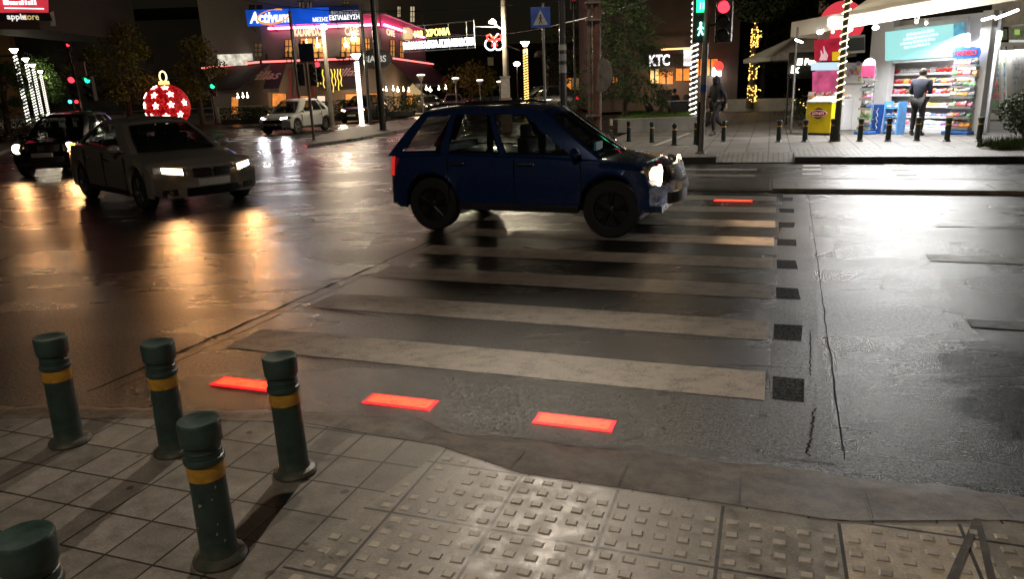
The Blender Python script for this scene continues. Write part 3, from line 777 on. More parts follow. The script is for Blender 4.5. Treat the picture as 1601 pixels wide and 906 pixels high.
    for s_, out, nm in ((0, .13, 'windscreen'), (1, -.06, 'rear_window')):
        mb = MB(); g = []; nn = 10; mm = 6
        for j in range(mm+1):
            tz = .06 + .84*j/mm; a, b = gh(s_, -1, tz), gh(s_, 1, tz)
            for k in range(nn+1):
                q = lerp(.06, .94, k/nn); p = a.lerp(b, q); e_ = 1-(2*q-1)**2; p.x += out*e_*(1-.3*tz) + (.007 if out > 0 else -.007); p.z += .045*e_*tz**2 + .006; g.append(p)
        mb.add(g, [(j*(nn+1)+k, j*(nn+1)+k+1, (j+1)*(nn+1)+k+1, (j+1)*(nn+1)+k) for j in range(mm) for k in range(nn)])
        obj(nm, mb, mt_glass, t, True, local=True)
    # wheels
    for xw in (xf, xr):
        for side in (-1, 1):
            yy = side*(W/2 - .11); wd = .1
            mb = MB(); mb.lathe([(R_*.6, -wd), (R_*.93, -wd), (R_, -wd*.75), (R_, wd*.75), (R_*.93, wd), (R_*.66, wd), (R_*.64, wd*.6)], (xw, yy, R_), 28, (0, side, 0))
            st = P.get('steer', 0) if xw == xf else 0
            wh = obj('wheel', mb, mt_tyre, t, True, local=True)
            mb = MB(); mb.lathe([(R_*.66, wd*.62), (R_*.665, wd*1.01), (R_*.6, wd*.98), (R_*.58, wd*.5)], (xw, yy, R_), 28, (0, side, 0))
            mb.lathe([(.03, wd*.5), (.055, wd*.86), (.04, wd*.95), (.001, wd*.95)], (xw, yy, R_), 12, (0, side, 0))
            for k in range(5):
                for dd in (-.17, .17):
                    a = 2*math.pi*k/5 + .3; c0 = V(xw + .04*math.cos(a), yy + side*wd*.84, R_ + .04*math.sin(a)); c1_ = V(xw + R_*.61*math.cos(a+dd), yy + side*wd*.9, R_ + R_*.61*math.sin(a+dd))
                    mb.cyl(c0, c1_, .022, .014, 6)
            obj('rim', mb, rims or mt_rim, wh, True, local=True)
    # front: headlights, grille, intake, plate ; drawn as panels pushed on the curved nose
    def front(y0, y1, z0, z1, mt_, nm, parent=t, d=.012, sk=0, shape=None, n_=8, rear=False):
        mb = MB(); g = []; m_ = 5
        for j in range(m_+1):
            for k in range(n_+1):
                y = lerp(y0, y1, k/n_); q = j/m_
                za, zb_ = z0, z1
                if shape: za, zb_ = shape(k/n_, z0, z1)
                z = lerp(za, zb_, q)
                p = pc(B0 if rear else F0, y, z); p.x += (-d if rear else d) ; g.append(p)
        fr = len(g)
        inner = [V(p.x - (-.05 if rear else .05), p.y, p.z) for p in g]
        mb.add(g + inner, [(j*(n_+1)+k, j*(n_+1)+k+1, (j+1)*(n_+1)+k+1, (j+1)*(n_+1)+k) for j in range(m_) for k in range(n_)] +
            [(k, k+1, fr+k+1, fr+k) for k in range(n_)] + [(m_*(n_+1)+k, m_*(n_+1)+k+1, fr+m_*(n_+1)+k+1, fr+m_*(n_+1)+k) for k in range(n_)] +
            [(j*(n_+1), (j+1)*(n_+1), fr+(j+1)*(n_+1), fr+j*(n_+1)) for j in range(m_)] + [(j*(n_+1)+n_, (j+1)*(n_+1)+n_, fr+(j+1)*(n_+1)+n_, fr+j*(n_+1)+n_) for j in range(m_)])
        return obj(nm, mb, mt_, parent, True, local=True)
    hz0, hz1, hy0, hy1 = P['head']
    lampshape = P.get('lampshape', lambda q, a, b: (a + .05*q, b + .03*q))
    for side in (-1, 1):
        hsg = front(side*hy0, side*hy1, hz0, hz1, mt_chrome, 'headlight', shape=lampshape)
        yc0, yc1 = (P['lens'] if 'lens' in P else (lerp(hy0, hy1, .1), lerp(hy0, hy1, .75)))
        if P.get('round'):
            cc = pc(F0, side*(hy0+hy1)/2, (hz0+hz1)/2); mb = MB(); mb.lathe([(.13, .0), (.132, .02), (.09, .035), (.001, .04)], (cc.x, cc.y, cc.z), 18, (1, 0, 0))
            ln = obj('lens', mb, glow, hsg, True, local=True)
        else: ln = front(side*yc0, side*yc1, hz0+.01, hz1-.01, glow, 'lens', hsg, .02, shape=lampshape)
        if power:
            c = pc(F0, side*(hy0+hy1)/2, (hz0+hz1)/2); c.x += .06
            cw = Matrix.Translation(loc) @ Matrix.Rotation(rz, 4, 'Z') @ Matrix.Scale(sc_, 4)
            a = cw @ c; b = cw @ V(c.x + tgt, c.y*1.0, -.0)
            s_ = spot('headlight_beam', a, b, power, lcol, R(spread), .85, .07)
            s_['kind'] = 'helper'
        if P.get('fog'):
            front(side*(W/2*.62), side*(W/2*.82), .25, .35, mt_trim, 'fog_recess', d=.008)
            cc = pc(F0, side*(W/2*.72), .3); mb = MB(); mb.lathe([(.04, .01), (.038, .022), (.001, .025)], tuple(cc), 12, (1,0,0)); obj('fog_lamp', mb, mt_chrome, t, True, local=True)
        # tail lamps
        tz0, tz1, ty0, ty1 = P['tail']; front(side*ty0, side*ty1, tz0, tz1, mt_tail, 'tail_light', rear=True)
        # mirror
        mp = V(x0 - .28, side*(W/2*.93), zb0 + .06); mb = MB(); mb.sph(mp + V(0, side*.1, .03), (.06, .11, .075), 12, 8); mb.cyl(mp + V(.03, -side*.03, -.02), mp + V(0, side*.08, .01), .02, .02, 8); obj('wing_mirror', mb, P.get('mir', paint), t, True, local=True)
        # door lines and handles
        for xd in P['doors']:
            zt = interp(xd, deck) - .05; mb = MB()
            mb.box((xd, side*(W/2+.0), (P['sill']+.1+zt)/2), (.008, .03, zt - P['sill'] - .1))
            obj('door_gap', mb, mt_trim, t, local=True)
        for xd in P['handles']:
            mb = MB(); mb.box((xd, side*(W/2+.006), P['hz']), (.2, .03, .03)); obj('door_handle', mb, P.get('hm', mt_chrome), t, local=True, bevel=.008)
        mb = MB(); mb.box(((xf+xr)/2, side*(W/2-.02), P['sill']+.05), (abs(xf-xr)-R_*2.3, .06, .09)); obj('side_skirt', mb, P.get('skirt', mt_trim), t, local=True, bevel=.01)
    gz0, gz1, gy = P['grille']
    for (a, b) in (((-gy, -.03), (.03, gy)) if P.get('kidney') else ((-gy, gy),)):
        gr = front(a, b, gz0, gz1, mt_grille, 'grille')
        mb = MB()
        for k in range(1, 5):
            z = lerp(gz0, gz1, k/5); pa, pb_ = pc(F0, a*.95, z), pc(F0, b*.95, z); pm = pc(F0, (a+b)/2, z); mb.tube([pa + V(.018,0,0), pm + V(.018,0,0), pb_ + V(.018,0,0)], .006, 5)
        obj('grille_slats', mb, P.get('slat', mt_chrome), gr, True, local=True)
    iz0, iz1, iy = P['intake']; front(-iy, iy, iz0, iz1, mt_grille, 'lower_intake')
    pz = P['platez']
    pl = front(-.26, .26, pz-.055, pz+.055, mt_plate, 'number_plate', d=.03)
    return t
SEDAN = dict(L=4.5, W=1.82, xf=1.4, xr=-1.34, wr=.325, sill=.2, shoulder=.72, deck=[(-2.25,.86),(-2.1,.97),(-1.5,1.0),(-.2,.95),(.75,.91),(1.1,.87),(1.8,.78),(2.15,.68),(2.25,.60)],
    roof=(1.0,.2,-.95,-1.75,1.42), rw=1.16, wins=[(.13,.45,.1,0),(.48,.8,0,0),(.82,.92,0,-.02)], head=(.56,.68,.42,.84), grille=(.52,.66,.3), kidney=True, intake=(.22,.36,.42), fog=True, platez=.44,
    tail=(.7,.85,.5,.86), doors=(.95,-.05,-1.0), handles=(.15,-.85), hz=.78, rake=.12)
SUV = dict(L=4.1, W=1.74, xf=1.28, xr=-1.22, wr=.36, sill=.3, shoulder=.85, deck=[(-2.05,.95),(-1.95,1.02),(-1.0,1.05),(.3,1.02),(.9,.98),(1.2,.96),(1.7,.89),(1.95,.80),(2.05,.68)],
    roof=(1.12,.30,-1.45,-1.95,1.62), rw=1.12, wins=[(.1,.4,.07,0),(.43,.69,0,0),(.73,.93,0,-.02)], head=(.68,.86,.5,.8), round=True, grille=(.68,.86,.42), intake=(.4,.54,.5), fog=False, platez=.6,
    tail=(.75,1.0,.62,.85), doors=(.9,.0,-.95), handles=(.15,-.8), hz=.92, rake=.07, rrake=.04)
CROSS = dict(L=4.55, W=1.86, xf=1.42, xr=-1.3, wr=.36, sill=.26, shoulder=.85, deck=[(-2.28,.9),(-2.15,1.05),(-1.2,1.08),(.2,1.02),(.9,.99),(1.2,.98),(1.85,.9),(2.15,.8),(2.28,.68)],
    roof=(1.15,.35,-1.35,-2.05,1.66), rw=1.2, wins=[(.12,.42,.1,0),(.45,.72,0,0),(.75,.9,0,-.03)], head=(.72,.83,.4,.86), grille=(.56,.72,.5), intake=(.28,.46,.5), fog=True, platez=.5,
    tail=(.82,.98,.5,.88), doors=(.95,.0,-.95), handles=(.2,-.75), hz=.88, rake=.14, slat=mt_trim)
def paint(name, col, rough=.28, metal=.3, coat=.9):
    m_ = M(name, col, rough, metal, .03, 3, 0, coat, rvar=.02); return m_
g_warm = E('headlight_warm', (1,.68,.36), 13); g_white = E('headlight_white', (.95,.97,1), 14); g_yel = E('headlight_far', (1,.8,.45), 12)
make_car('sedan_car', 'grey sedan with lit warm headlights turning on the wet road', 'car', V(-6.7, 14.25, 0), -.77, 1.045, SEDAN, paint('grey_paint', (.42,.375,.32), .32, .35), g_warm, power=85, tgt=7, lcol=(1,.47,.18))
make_car('suv_car', 'dark blue off-roader passing over the crossing', 'car', V(.40, 10.05, 0), -.40, .975, SUV, paint('navy_paint', (.012,.04,.15), .28, .3, 1.0), g_warm, power=200, tgt=7, lcol=(1,.68,.42), rims=M('dark_rim', (.04,.04,.04), .4, .6))
make_car('hatchback_car', 'black off-roader with one white headlight behind the grey sedan', 'car', V(-12.0, 20.7, 0), -1.42, .95, SUV, paint('black_paint', (.008,.008,.008), .25, 0), g_yel, power=80, tgt=9, lcol=(1,.47,.18))
make_car('crossover_car', 'white crossover with white headlights in front of the cafe', 'car', V(-10.2, 36.8, 0), -1.87, .945, CROSS, paint('white_paint_car', (.62,.62,.6), .3, 0), g_white, power=170, lcol=(.95,.97,1), tgt=9)
p = G(556, 193); make_car('small_car', 'dark car with yellow headlights behind the white crossover', 'car', V(p.x+.2, p.y+2, 0), -1.75, .95, CROSS, paint('bronze_paint', (.03,.028,.02)), g_yel, power=300, tgt=12)
p = G(703, 176); make_car('silver_car', 'silver car with lit headlights coming down the far street', 'car', V(p.x+.2, p.y+2, 0), -1.5, .95, SEDAN, paint('silver_paint', (.3,.3,.3)), g_yel, power=200, tgt=10)
p = G(668, 180); make_car('parked_car', 'unlit dark parked car at the far cafe kerb', 'car', V(p.x, p.y+2, 0), -1.2, .95, SEDAN, paint('graphite_paint', (.08,.08,.08)), mt_chrome)
p = G(757, 172); make_car('grey_parked_car', 'unlit grey car parked left of the white box pillar', 'car', V(p.x, p.y+3, 0), -2.4, .95, CROSS, paint('pale_paint', (.25,.26,.26)), mt_chrome)
p = G(850, 180); make_car('dark_parked_car', 'unlit dark car parked behind the pedestrian crossing sign', 'car', V(p.x, p.y+1, 0), 3.0, 1.05, CROSS, paint('dark_paint', (.02,.02,.022)), mt_chrome)
# amber indicator of the black off-roader
t = bpy.data.objects['hatchback_car']
mb = MB(); mb.sph((2.02, .8, .82), (.05,.1,.06), 10, 6); obj('indicator', mb, mt_amber, t, True, local=True)
t = bpy.data.objects['suv_car']
mb = MB(); 
for s_ in (-1, 1): mb.tube([V(.0, s_*.48, 1.64), V(-.2, s_*.5, 1.675), V(-1.2, s_*.5, 1.675), V(-1.4, s_*.48, 1.63)], .018, 6)
obj('roof_rails', mb, mt_trim, t, True, local=True)
mb = MB(); mb.box((1.03, -.5, 1.12), (.03, .3, .1)); obj('painted_reflection', mb, E('reflected_screen', (.1,.55,.9), .0), t, local=True)  # reflection of a screen put in as a blue panel

# ================================================================ kiosk
def plane(pa, pb):
    pa, pb = Vector(pa), Vector(pb); d = (pb - pa); d.z = 0; d.normalize(); n = V(d.y, -d.x, 0)
    if n.dot(CAMP - pa) < 0: n = -n
    def f(x, y, off=0.0):
        r = ray(x, y); p0 = pa + n*off; t = (p0 - CAMP).dot(n)/r.dot(n); return CAMP + r*t
    f.n = n; f.d = d; return f
def panel(mb, f, x0, y0, x1, y1, off, t=.03, y2=None, y3=None):
    """rectangle given by two photo columns on a real wall plane: bottom/top heights follow the wall"""
    y2 = y0 if y2 is None else y2; y3 = y1 if y3 is None else y3
    a, b, c, d = f(x0, y1, off), f(x1, y3, off), f(x1, y2, off), f(x0, y0, off)
    mb.slab(a, b, c, d, -f.n, t)
P0, P1, P2 = AT(1268, 200, 24.5), AT(1352, 200, 23.0), AT(1524, 200, 20.0)
for q in (P0, P1, P2): q.z = ZF
fl = plane(P0, P1); ff = plane(P1, P2)
mt_wall = M('white_kiosk_panel', (.72,.72,.72), .45, 0, .06, 4)
mt_frame = M('white_frame', (.6,.6,.6), .4, 0, .06, 4)
mt_cream, _n, _b = newmat('cream_awning'); _b.inputs['Base Color'].default_value = (.72,.67,.56,1); _b.inputs['Roughness'].default_value = .6
_t = N(_n, 'ShaderNodeBsdfTranslucent'); _t.inputs[0].default_value = (.8,.76,.66,1); _m = N(_n, 'ShaderNodeMixShader'); _m.inputs[0].default_value = .5
_n.links.new(_b.outputs[0], _m.inputs[1]); _n.links.new(_t.outputs[0], _m.inputs[2]); _n.links.new(_m.outputs[0], _n.nodes['Material Output'].inputs[0])
mt_shelf = M('shelf_white', (.75,.76,.78), .4, 0, .05, 5)
kio = thing('kiosk', 'brightly lit white kiosk with cream canopy and open goods shelves', 'kiosk', P1)
back = -ff.n
mb = MB(); hK = 3.15; dep = .55
mb.obox(P1 + back*dep, (P2-P1), back*.1, Z*hK); obj('back_wall', mb, mt_wall, kio)
mb = MB(); mb.obox(P0, P1-P0, back*.12, Z*1.9 ); mb.obox(P0, (P1-P0)*.03, back*.14, Z*hK); obj('left_wall', mb, mt_wall, kio)
# pillars
def pillar(x0, x1, f, nm='pillar', y0=28, off=.05, mtx=None):
    mb = MB(); a = f(x0, 205, off); b = f(x1, 205, off); a.z = b.z = ZF; mb.obox(a, b-a, back*.25, Z*hK); return obj(nm, mb, mtx or mt_frame, kio, bevel=.01)
pillar(1349, 1381, ff, 'pillar'); pillar(1513, 1529, ff, 'pillar')
mb = MB(); panel(mb, ff, 1381, 45, 1513, 100, .0, .1, 25, 92); obj('screen_casing', mb, mt_frame, kio)
# cyan screen with blurred white text lines
scr = MB(); a, b, c, d = ff(1384, 95, .06), ff(1490, 88, .06), ff(1490, 37, .06), ff(1384, 50, .06); scr.slab(a, b, c, d, back, .03)
so = obj('poster_screen', scr, E('cyan_screen', (.36,.80,.80), .85), kio)
mb = MB(); rx = (b-a).normalized()
for k, (fx0, fx1, fz) in enumerate(((.30,.68,.74), (.26,.74,.60), (.22,.72,.46), (.28,.66,.32))):
    n_ = 9; x = fx0
    while x < fx1:
        w_ = rnd.uniform(.02, .06); p = a.lerp(b, x) + Z*((d-a).z*fz + (.14)*x); mb.obox(p + ff.n*.012, rx*w_*2.2*.9, ff.n*.004, Z*rnd.uniform(.05,.075)); x += w_ + .012
obj('blurred_lettering', mb, E('pale_lettering', (.85,1,1), 1.1), so)
mb = MB(); panel(mb, ff, 1491, 38, 1506, 85, .07, .03, 34, 84); obj('blue_poster', mb, E('blue_poster_glow', (.12,.5,.72), .7, 8), kio)
# cash notice + fitting on the right pillar
mb = MB(); panel(mb, ff, 1505, 83, 1509, 92, .12, .03); obj('intercom', mb, mt_trim, kio)
# shelves
shelf_y = [(118, 116), (136, 131), (152, 148), (170, 166), (186, 183), (199, 198)]
mb = MB(); rows = []
for k, (ya, yb_) in enumerate(shelf_y):
    off = -.30 + .07*k if k else -.34
    a, b = ff(1381, ya, off), ff(1512, yb_, off); z = (a.z+b.z)/2; a.z = b.z = z
    m_ = MB(); m_.obox(a, b-a, back*(dep+off-.02), Z*.03); m_.obox(a + ff.n*.004, b-a, ff.n*.012, Z*.06)
    obj('shelf', m_, mt_shelf, kio, bevel=.004); rows.append((a, b))
mb = MB(); a, b = ff(1360, 206, .25), ff(1512, 208, .2); a.z = b.z = ZF; mb.obox(a, b-a, back*.5, Z*.14); obj('plinth', mb, mt_wall, kio, bevel=.01)
# canopy
cl, cr = AT(1236, 58, 22.9), AT(1583, 1, 17.0)
cr2 = cl.lerp(cr, 1.45); fas = .42
inn = (V(0.9,1.0,0)).normalized()
mb = MB(); mb.quad(cl, cr2, cr2+Z*fas, cl+Z*fas); obj('canopy_fascia', mb, mt_cream, kio)
mb = MB(); bl, br_ = cl + inn*3.2 + Z*.1, cr2 + inn*4.4 + Z*.1
mb.quad(cl + Z*.30 + inn*.04, cr2 + Z*.30 + inn*.04, br_ + Z*.25, bl + Z*.25); obj('canopy_ceiling', mb, mt_cream, kio)
mb = MB(); q0 = cl.lerp(cr2, .22)
mb.quad(q0 + Z*fas + inn*.05, cr2 + Z*fas + inn*.05, cr2 + inn*2.6 + Z*1.7, q0 + inn*2.2 + V(.55,0,1.35)); obj('awning_roof', mb, mt_cream, kio)
mb = MB(); mb.obox(cl, inn*3.2, V(.03,0,0), Z*fas); obj('canopy_side', mb, mt_cream, kio)
for (x, y0, bx, by, r_) in ((1241, 60, 1236, 209, .028), (1280, 55, 1270, 196, .03)):
    b = G(bx, by, ZF); mb = MB(); mb.cyl(b, V(b.x, b.y, 3.2), r_, r_, 10); mb.cyl(b, b+Z*.02, .08, .08, 10); obj('canopy_post', mb, mt_steel, kio, True)
# dark window, posters on the left part
mb = MB(); panel(mb, fl, 1320, 60, 1351, 80, .04, .03, 58, 78); obj('dark_window', mb, mt_glass, kio)
mb = MB(); panel(mb, fl, 1316, 56, 1352, 84, .015, .02, 54, 82); obj('window_frame', mb, mt_frame, kio)
mb = MB(); panel(mb, fl, 1273, 62, 1312, 96, .05, .03, 59, 95); rp = obj('red_poster', mb, E('red_backlit_poster', (.62,.02,.06), .62, 3), kio)
mb = MB(); m0 = fl(1283, 94, .07)
for dx, hh in ((0,.3),(.09,.42),(.17,.26)): mb.tube([m0 + fl.d*dx, m0 + fl.d*(dx+.04) + Z*hh*.5, m0 + fl.d*(dx-.02) + Z*hh], [.045,.035,.012], 6)
obj('poster_figure', mb, E('poster_pale', (.9,.6,.65), .6), rp)
mb = MB(); panel(mb, fl, 1270, 112, 1310, 146, .05, .03, 110, 145); pp = obj('pink_poster', mb, E('pink_backlit_poster', (.75,.12,.30), .7, 2.5), kio)
mb = MB(); panel(mb, fl, 1268, 98, 1312, 110, .05, .03, 97, 109); obj('pale_header', mb, E('pale_header_glow', (.62,.82,.95), .85), kio)
mb = MB(); panel(mb, fl, 1301, 81, 1322, 95, .09, .02, 80, 94); obj('yellow_notice', mb, E('yellow_sign_glow', (1,.62,.02), .6), kio)
mb = MB(); panel(mb, fl, 1312, 98, 1350, 130, .06, .02); obj('notice_board', mb, mt_wall, kio)
for k in range(12):
    x = rnd.uniform(1322, 1345); y = rnd.uniform(96, 128); mb = MB(); panel(mb, fl, x, y, x+rnd.uniform(3,7), y+rnd.uniform(4,8), .08, .01); 
    obj('leaflet', mb, M('leaflet%d' % k, rnd.choice([(.7,.2,.3),(.2,.5,.7),(.8,.7,.2),(.75,.4,.6),(.8,.8,.8),(.3,.2,.5)]), .5), kio)
# red round sign over the canopy
c = AT(1316, 36, 27); mb = MB(); mb.cyl(c, c + V(.04,.08,0), .74, None, 40); rs = obj('round_sign', mb, E('red_round_sign_glow', (.85,.05,.08), .7), None); rs.location = (0,0,0)
tag(rs, 'round red lit sign rising behind the left end of the canopy', 'sign')
# lamps under the canopy
for i, (x, y, Y) in enumerate(((1282, 50, 21.8), (1328, 46, 21.2), (1302, 50, 22.5), (1369, 43, 20.8), (1433, 34, 20.0), (1448, 36, 20.2))):
    p = AT(x, y, Y); mb = MB(); mb.sph(p, (.085,.085,.06) if i in (0,1,3) else (.04,.04,.04), 14, 8); l_ = obj('canopy_lamp', mb, E('canopy_bulb%d' % i, (1,.97,.92), 14), kio, True)
    mb = MB(); mb.cyl(p+Z*.05, p+Z*.12, .05, .05, 10); obj('lamp_socket', mb, mt_frame, l_)
for x0, y0, x1, y1, Y in ((1536, 31, 1554, 26, 18.2), (1556, 29, 1592, 15, 17.6), (1244, 62, 1254, 66, 22.0)):
    a, b = AT(x0, y0, Y), AT(x1, y1, Y-.4); mb = MB(); mb.cyl(a, b, .03, .03, 8); obj('tube_lamp', mb, E('tube_glow', (1,.96,.9), 16), kio)
area('canopy_light', ff(1440, 60, .9) + Z*.1, ff(1440, 215, 1.5), 400, (.97,.98,1.0), 4.2, .5)
area('canopy_light_front', cl.lerp(cr, .6) + inn*.6 + Z*.05, cl.lerp(cr, .6) - Z*3 - inn*1.8, 270, (1,.97,.92), 3.5, .4)
area('awning_inner_light', cl.lerp(cr, .75) + inn*1.2 + Z*.62, cl.lerp(cr, .75) + inn*1.0 + Z*3, 70, (1,.96,.88), 4.0, .3)  # added upward area light that makes the awning cloth glow
area('fascia_light', cl.lerp(cr, .55) + inn*.9 + Z*.12, cl.lerp(cr, .55) + Z*.25 - inn*1, 70, (1,.96,.88), 4.0, .2)  # unseen area light added behind the fascia to brighten its cloth
area('shop_light', AT(1556, 80, 24.9), AT(1556, 180, 25), 60, (1,1,.95), 2, .3)
# writing strip
mb = MB(); p = AT(1330, 27, 21.0)
# leaf emblem on the fascia
n_f = V(-inn.x, -inn.y, 0)
def on_fascia(x, y):
    r = ray(x, y); t = (cl - CAMP).dot(n_f)/r.dot(n_f); return CAMP + r*t + n_f*.012
for k, a in enumerate((-40, 0, 40)):
    c = on_fascia(1328 + a*.06, 27); mb.tube([c - Z*.07, c + Z*.02 + (cr-cl).normalized()*.03*math.sin(R(a)), c + Z*.08 + (cr-cl).normalized()*.06*math.sin(R(a))], [.01,.035,.008], 6)
obj('fascia_emblem', mb, M('emblem_green', (.08,.18,.18), .5), kio)

# glazed shop behind on the right
S0, S1 = AT(1528, 186, 25.2), AT(1640, 186, 23.0); S0.z = S1.z = ZF; fs = plane(S0, S1)
shop = thing('glazed_shop', 'white framed glazed shop front with lit drink shelves right of the kiosk', 'shop', S0)
mb = MB(); mb.obox(S0 - fs.n*1.0, S1-S0, -fs.n*.1, Z*4.2); obj('interior_wall', mb, E('shop_interior', (.85,.9,.85), .8, 1.4), shop)
mb = MB(); mb.obox(S0 + Z*3.0, S1-S0, -fs.n*1.2, Z*1.6); obj('upper_wall', mb, M('shop_upper_wall', (.4,.38,.34), .6), shop)
mb = MB(); panel(mb, fs, 1530, 66, 1640, 72, .05, .1); obj('lintel', mb, mt_frame, shop)
mb = MB(); panel(mb, fs, 1531, 48, 1574, 64, .04, .03, 45, 62); tw = obj('transom_window', mb, M('transom', (.14,.16,.14), .2), shop)
mb = MB(); panel(mb, fs, 1577, 42, 1601, 62, .04, .03, 40, 62); obj('transom_window', mb, M('transom_green', (.3,.34,.26), .3), shop)
for x0, x1, y0, y1 in ((1541, 1548, 50, 58), (1552, 1560, 48, 57), (1563, 1568, 47, 58), (1586, 1594, 46, 54)):
    mb = MB(); panel(mb, fs, x0, y0, x1, y1, .08, .02); obj('green_mark', mb, E('green_mark_glow', (.45,.75,.2), .5), tw)
for x0, x1, y1 in ((1527, 1532, 186), (1562, 1566, 184), (1574, 1582, 184), (1598, 1603, 184)):
    mb = MB(); panel(mb, fs, x0, 66, x1, y1, .04, .1); obj('mullion', mb, mt_frame, shop, bevel=.006)
mb = MB(); panel(mb, fs, 1528, 178, 1582, 187, .05, .12); obj('sill', mb, mt_frame, shop)
for k in range(9):
    x = 1583 + k*2.2; mb = MB(); panel(mb, fs, x, 70, x+1.3, 184, .03 + .02*(k % 2), .03); obj('curtain_strip', mb, M('strip_grey%d' % k, (.45,.46,.47), .3, .3), shop)
mb = MB(); panel(mb, fs, 1532, 72, 1575, 178, .01, .012)
gm, gnt, gb = newmat('clear_glass'); gb.inputs['Roughness'].default_value = .03; gb.inputs['Alpha'].default_value = .14; gb.inputs['Base Color'].default_value = (.6,.7,.7,1)
obj('door_glass', mb, gm, shop)
fr_rows = (88, 105, 122, 138, 155, 170)
for y in fr_rows:
    mb = MB(); panel(mb, fs, 1533, y, 1574, y+1.5, -.3, .25); obj('fridge_shelf', mb, mt_shelf, shop)
cols_ = {'red': (.6,.03,.03), 'dark': (.04,.04,.05), 'green': (.1,.35,.1), 'orange': (.8,.3,.03), 'blue': (.05,.15,.5), 'yellow': (.75,.55,.05), 'white': (.75,.75,.75), 'pink': (.7,.2,.35), 'purple': (.28,.08,.4), 'brown': (.2,.09,.04)}
def packmat(k, v):
    mt, nt, bs = newmat('pack_' + k); vec = coords(nt); vo = N(nt, 'ShaderNodeTexVoronoi'); vo.inputs['Scale'].default_value = 26; nt.links.new(vec, vo.inputs['Vector'])
    oi = N(nt, 'ShaderNodeObjectInfo'); hsv = N(nt, 'ShaderNodeHueSaturation'); hsv.inputs['Saturation'].default_value = .8; nt.links.new(vo.outputs['Color'], hsv.inputs['Color'])
    f = ramp(nt, noise(nt, 17, 2, .5, vec).outputs[0], [(.5, 0.0), (.56, .85)]); nt.links.new(mix(nt, f.outputs[0], v, hsv.outputs[0]), bs.inputs['Base Color'])
    bs.inputs['Roughness'].default_value = .3; return mt
packm = {k: packmat(k, v) for k, v in cols_.items()}
bot = MB(); bot.lathe([(.045,0),(.047,.02),(.047,.16),(.02,.22),(.017,.26)], (0,0,0), 10)
names_row = ['top', 'second', 'third', 'fourth', 'fifth', 'sixth']
pm = {}
def pack_mesh(kind, colr):
    if (kind, colr) in pm: return pm[kind, colr]
    mb = MB()
    if kind == 'bottle': mb = bot
    elif kind == 'bag':
        mb.add([V(-.07,-.02,0), V(.07,-.02,0), V(.07,.02,0), V(-.07,.02,0), V(-.08,-.045,.07), V(.08,-.045,.07), V(.08,.045,.07), V(-.08,.045,.07), V(-.075,-.005,.16), V(.075,-.005,.16), V(.075,.005,.16), V(-.075,.005,.16)],
            [(3,2,1,0),(0,1,5,4),(1,2,6,5),(2,3,7,6),(3,0,4,7),(4,5,9,8),(5,6,10,9),(6,7,11,10),(7,4,8,11),(8,9,10,11)])
    elif kind == 'box': mb.box((0,0,.05), (.12,.08,.1)); mb.box((0,-.042,.05), (.07,.006,.05))
    elif kind == 'loaf': mb.sph((0,0,.055), (.11,.07,.055), 12, 8)
    o = obj('pm', mb, packm[colr], smooth=(kind in ('bottle', 'loaf'))); me = o.data; bpy.data.objects.remove(o); pm[kind, colr] = me; return me
ORD = ['first','second','third','fourth','fifth','sixth','seventh','eighth','ninth','tenth','eleventh','twelfth','thirteenth','fourteenth','fifteenth','sixteenth']
cnt = {}
def goods(kind, colr, p, rz, lab, grp, cat, nm, s_=1.0, tiltv=0):
    k_ = cnt.get(lab, 0); cnt[lab] = k_+1; lab = ORD[min(k_, 15)] + ' ' + lab.replace(' on the ', ' from the left on the ', 1)
    o = bpy.data.objects.new(nm, pack_mesh(kind, colr)); COL.objects.link(o); o.location = p; o.rotation_euler = (tiltv, 0, rz); o.scale = (s_,)*3
    tag(o, lab, cat, grp); return o
rzk = math.atan2(ff.d.y, ff.d.x); rzs = math.atan2(fs.d.y, fs.d.x)
frcol = [['yellow','orange','white'], ['dark','red','green'], ['dark','dark','blue'], ['blue','red','dark'], ['white','red','red'], ['dark','green','dark']]
for r_, y in enumerate(fr_rows):
    for k in range(7):
        cc = frcol[r_][k*3//7]; p = fs(1535 + k*5.6, y, -.22); goods('bottle', cc, p + Z*.012, rzs, '%s bottle on the %s shelf of the glazed shop fridge' % (cc, names_row[r_]), 'bottles in the shop fridge', 'bottle', 'bottle', 1.15)
# goods on the kiosk shelves
rowk = [('bag', ['white','white','orange','white','red']), ('bag', ['red','red','brown','dark','orange','yellow','red']), ('bag', ['brown','red','dark','orange','pink','red']), ('loaf', ['white','white','brown','white','yellow','orange']),
        ('loaf', ['white','blue','white','yellow','white','pink']), ('bag', ['purple','white','red','white','blue','pink','yellow'])]
for r_, (a, b) in enumerate(rows):
    kind, cs = rowk[r_]; L_ = (b-a).length; n_ = int(L_/.155); 
    for k in range(n_):
        q = (k+.5)/n_; cc = cs[int(rnd.random()*len(cs))]; p = a.lerp(b, q) + back*rnd.uniform(.06,.12) + Z*.032
        goods(kind, cc, p, rzk + rnd.uniform(-.25,.25), '%s %s on the %s kiosk shelf' % (cc, {'bag': 'snack bag', 'loaf': 'wrapped loaf', 'box': 'box'}[kind], names_row[r_]), 'packs of food on the kiosk shelves', {'bag': 'snack bag', 'loaf': 'loaf', 'box': 'box'}[kind], {'bag': 'snack_bag', 'loaf': 'wrapped_loaf', 'box': 'box'}[kind], rnd.uniform(.85,1.15))
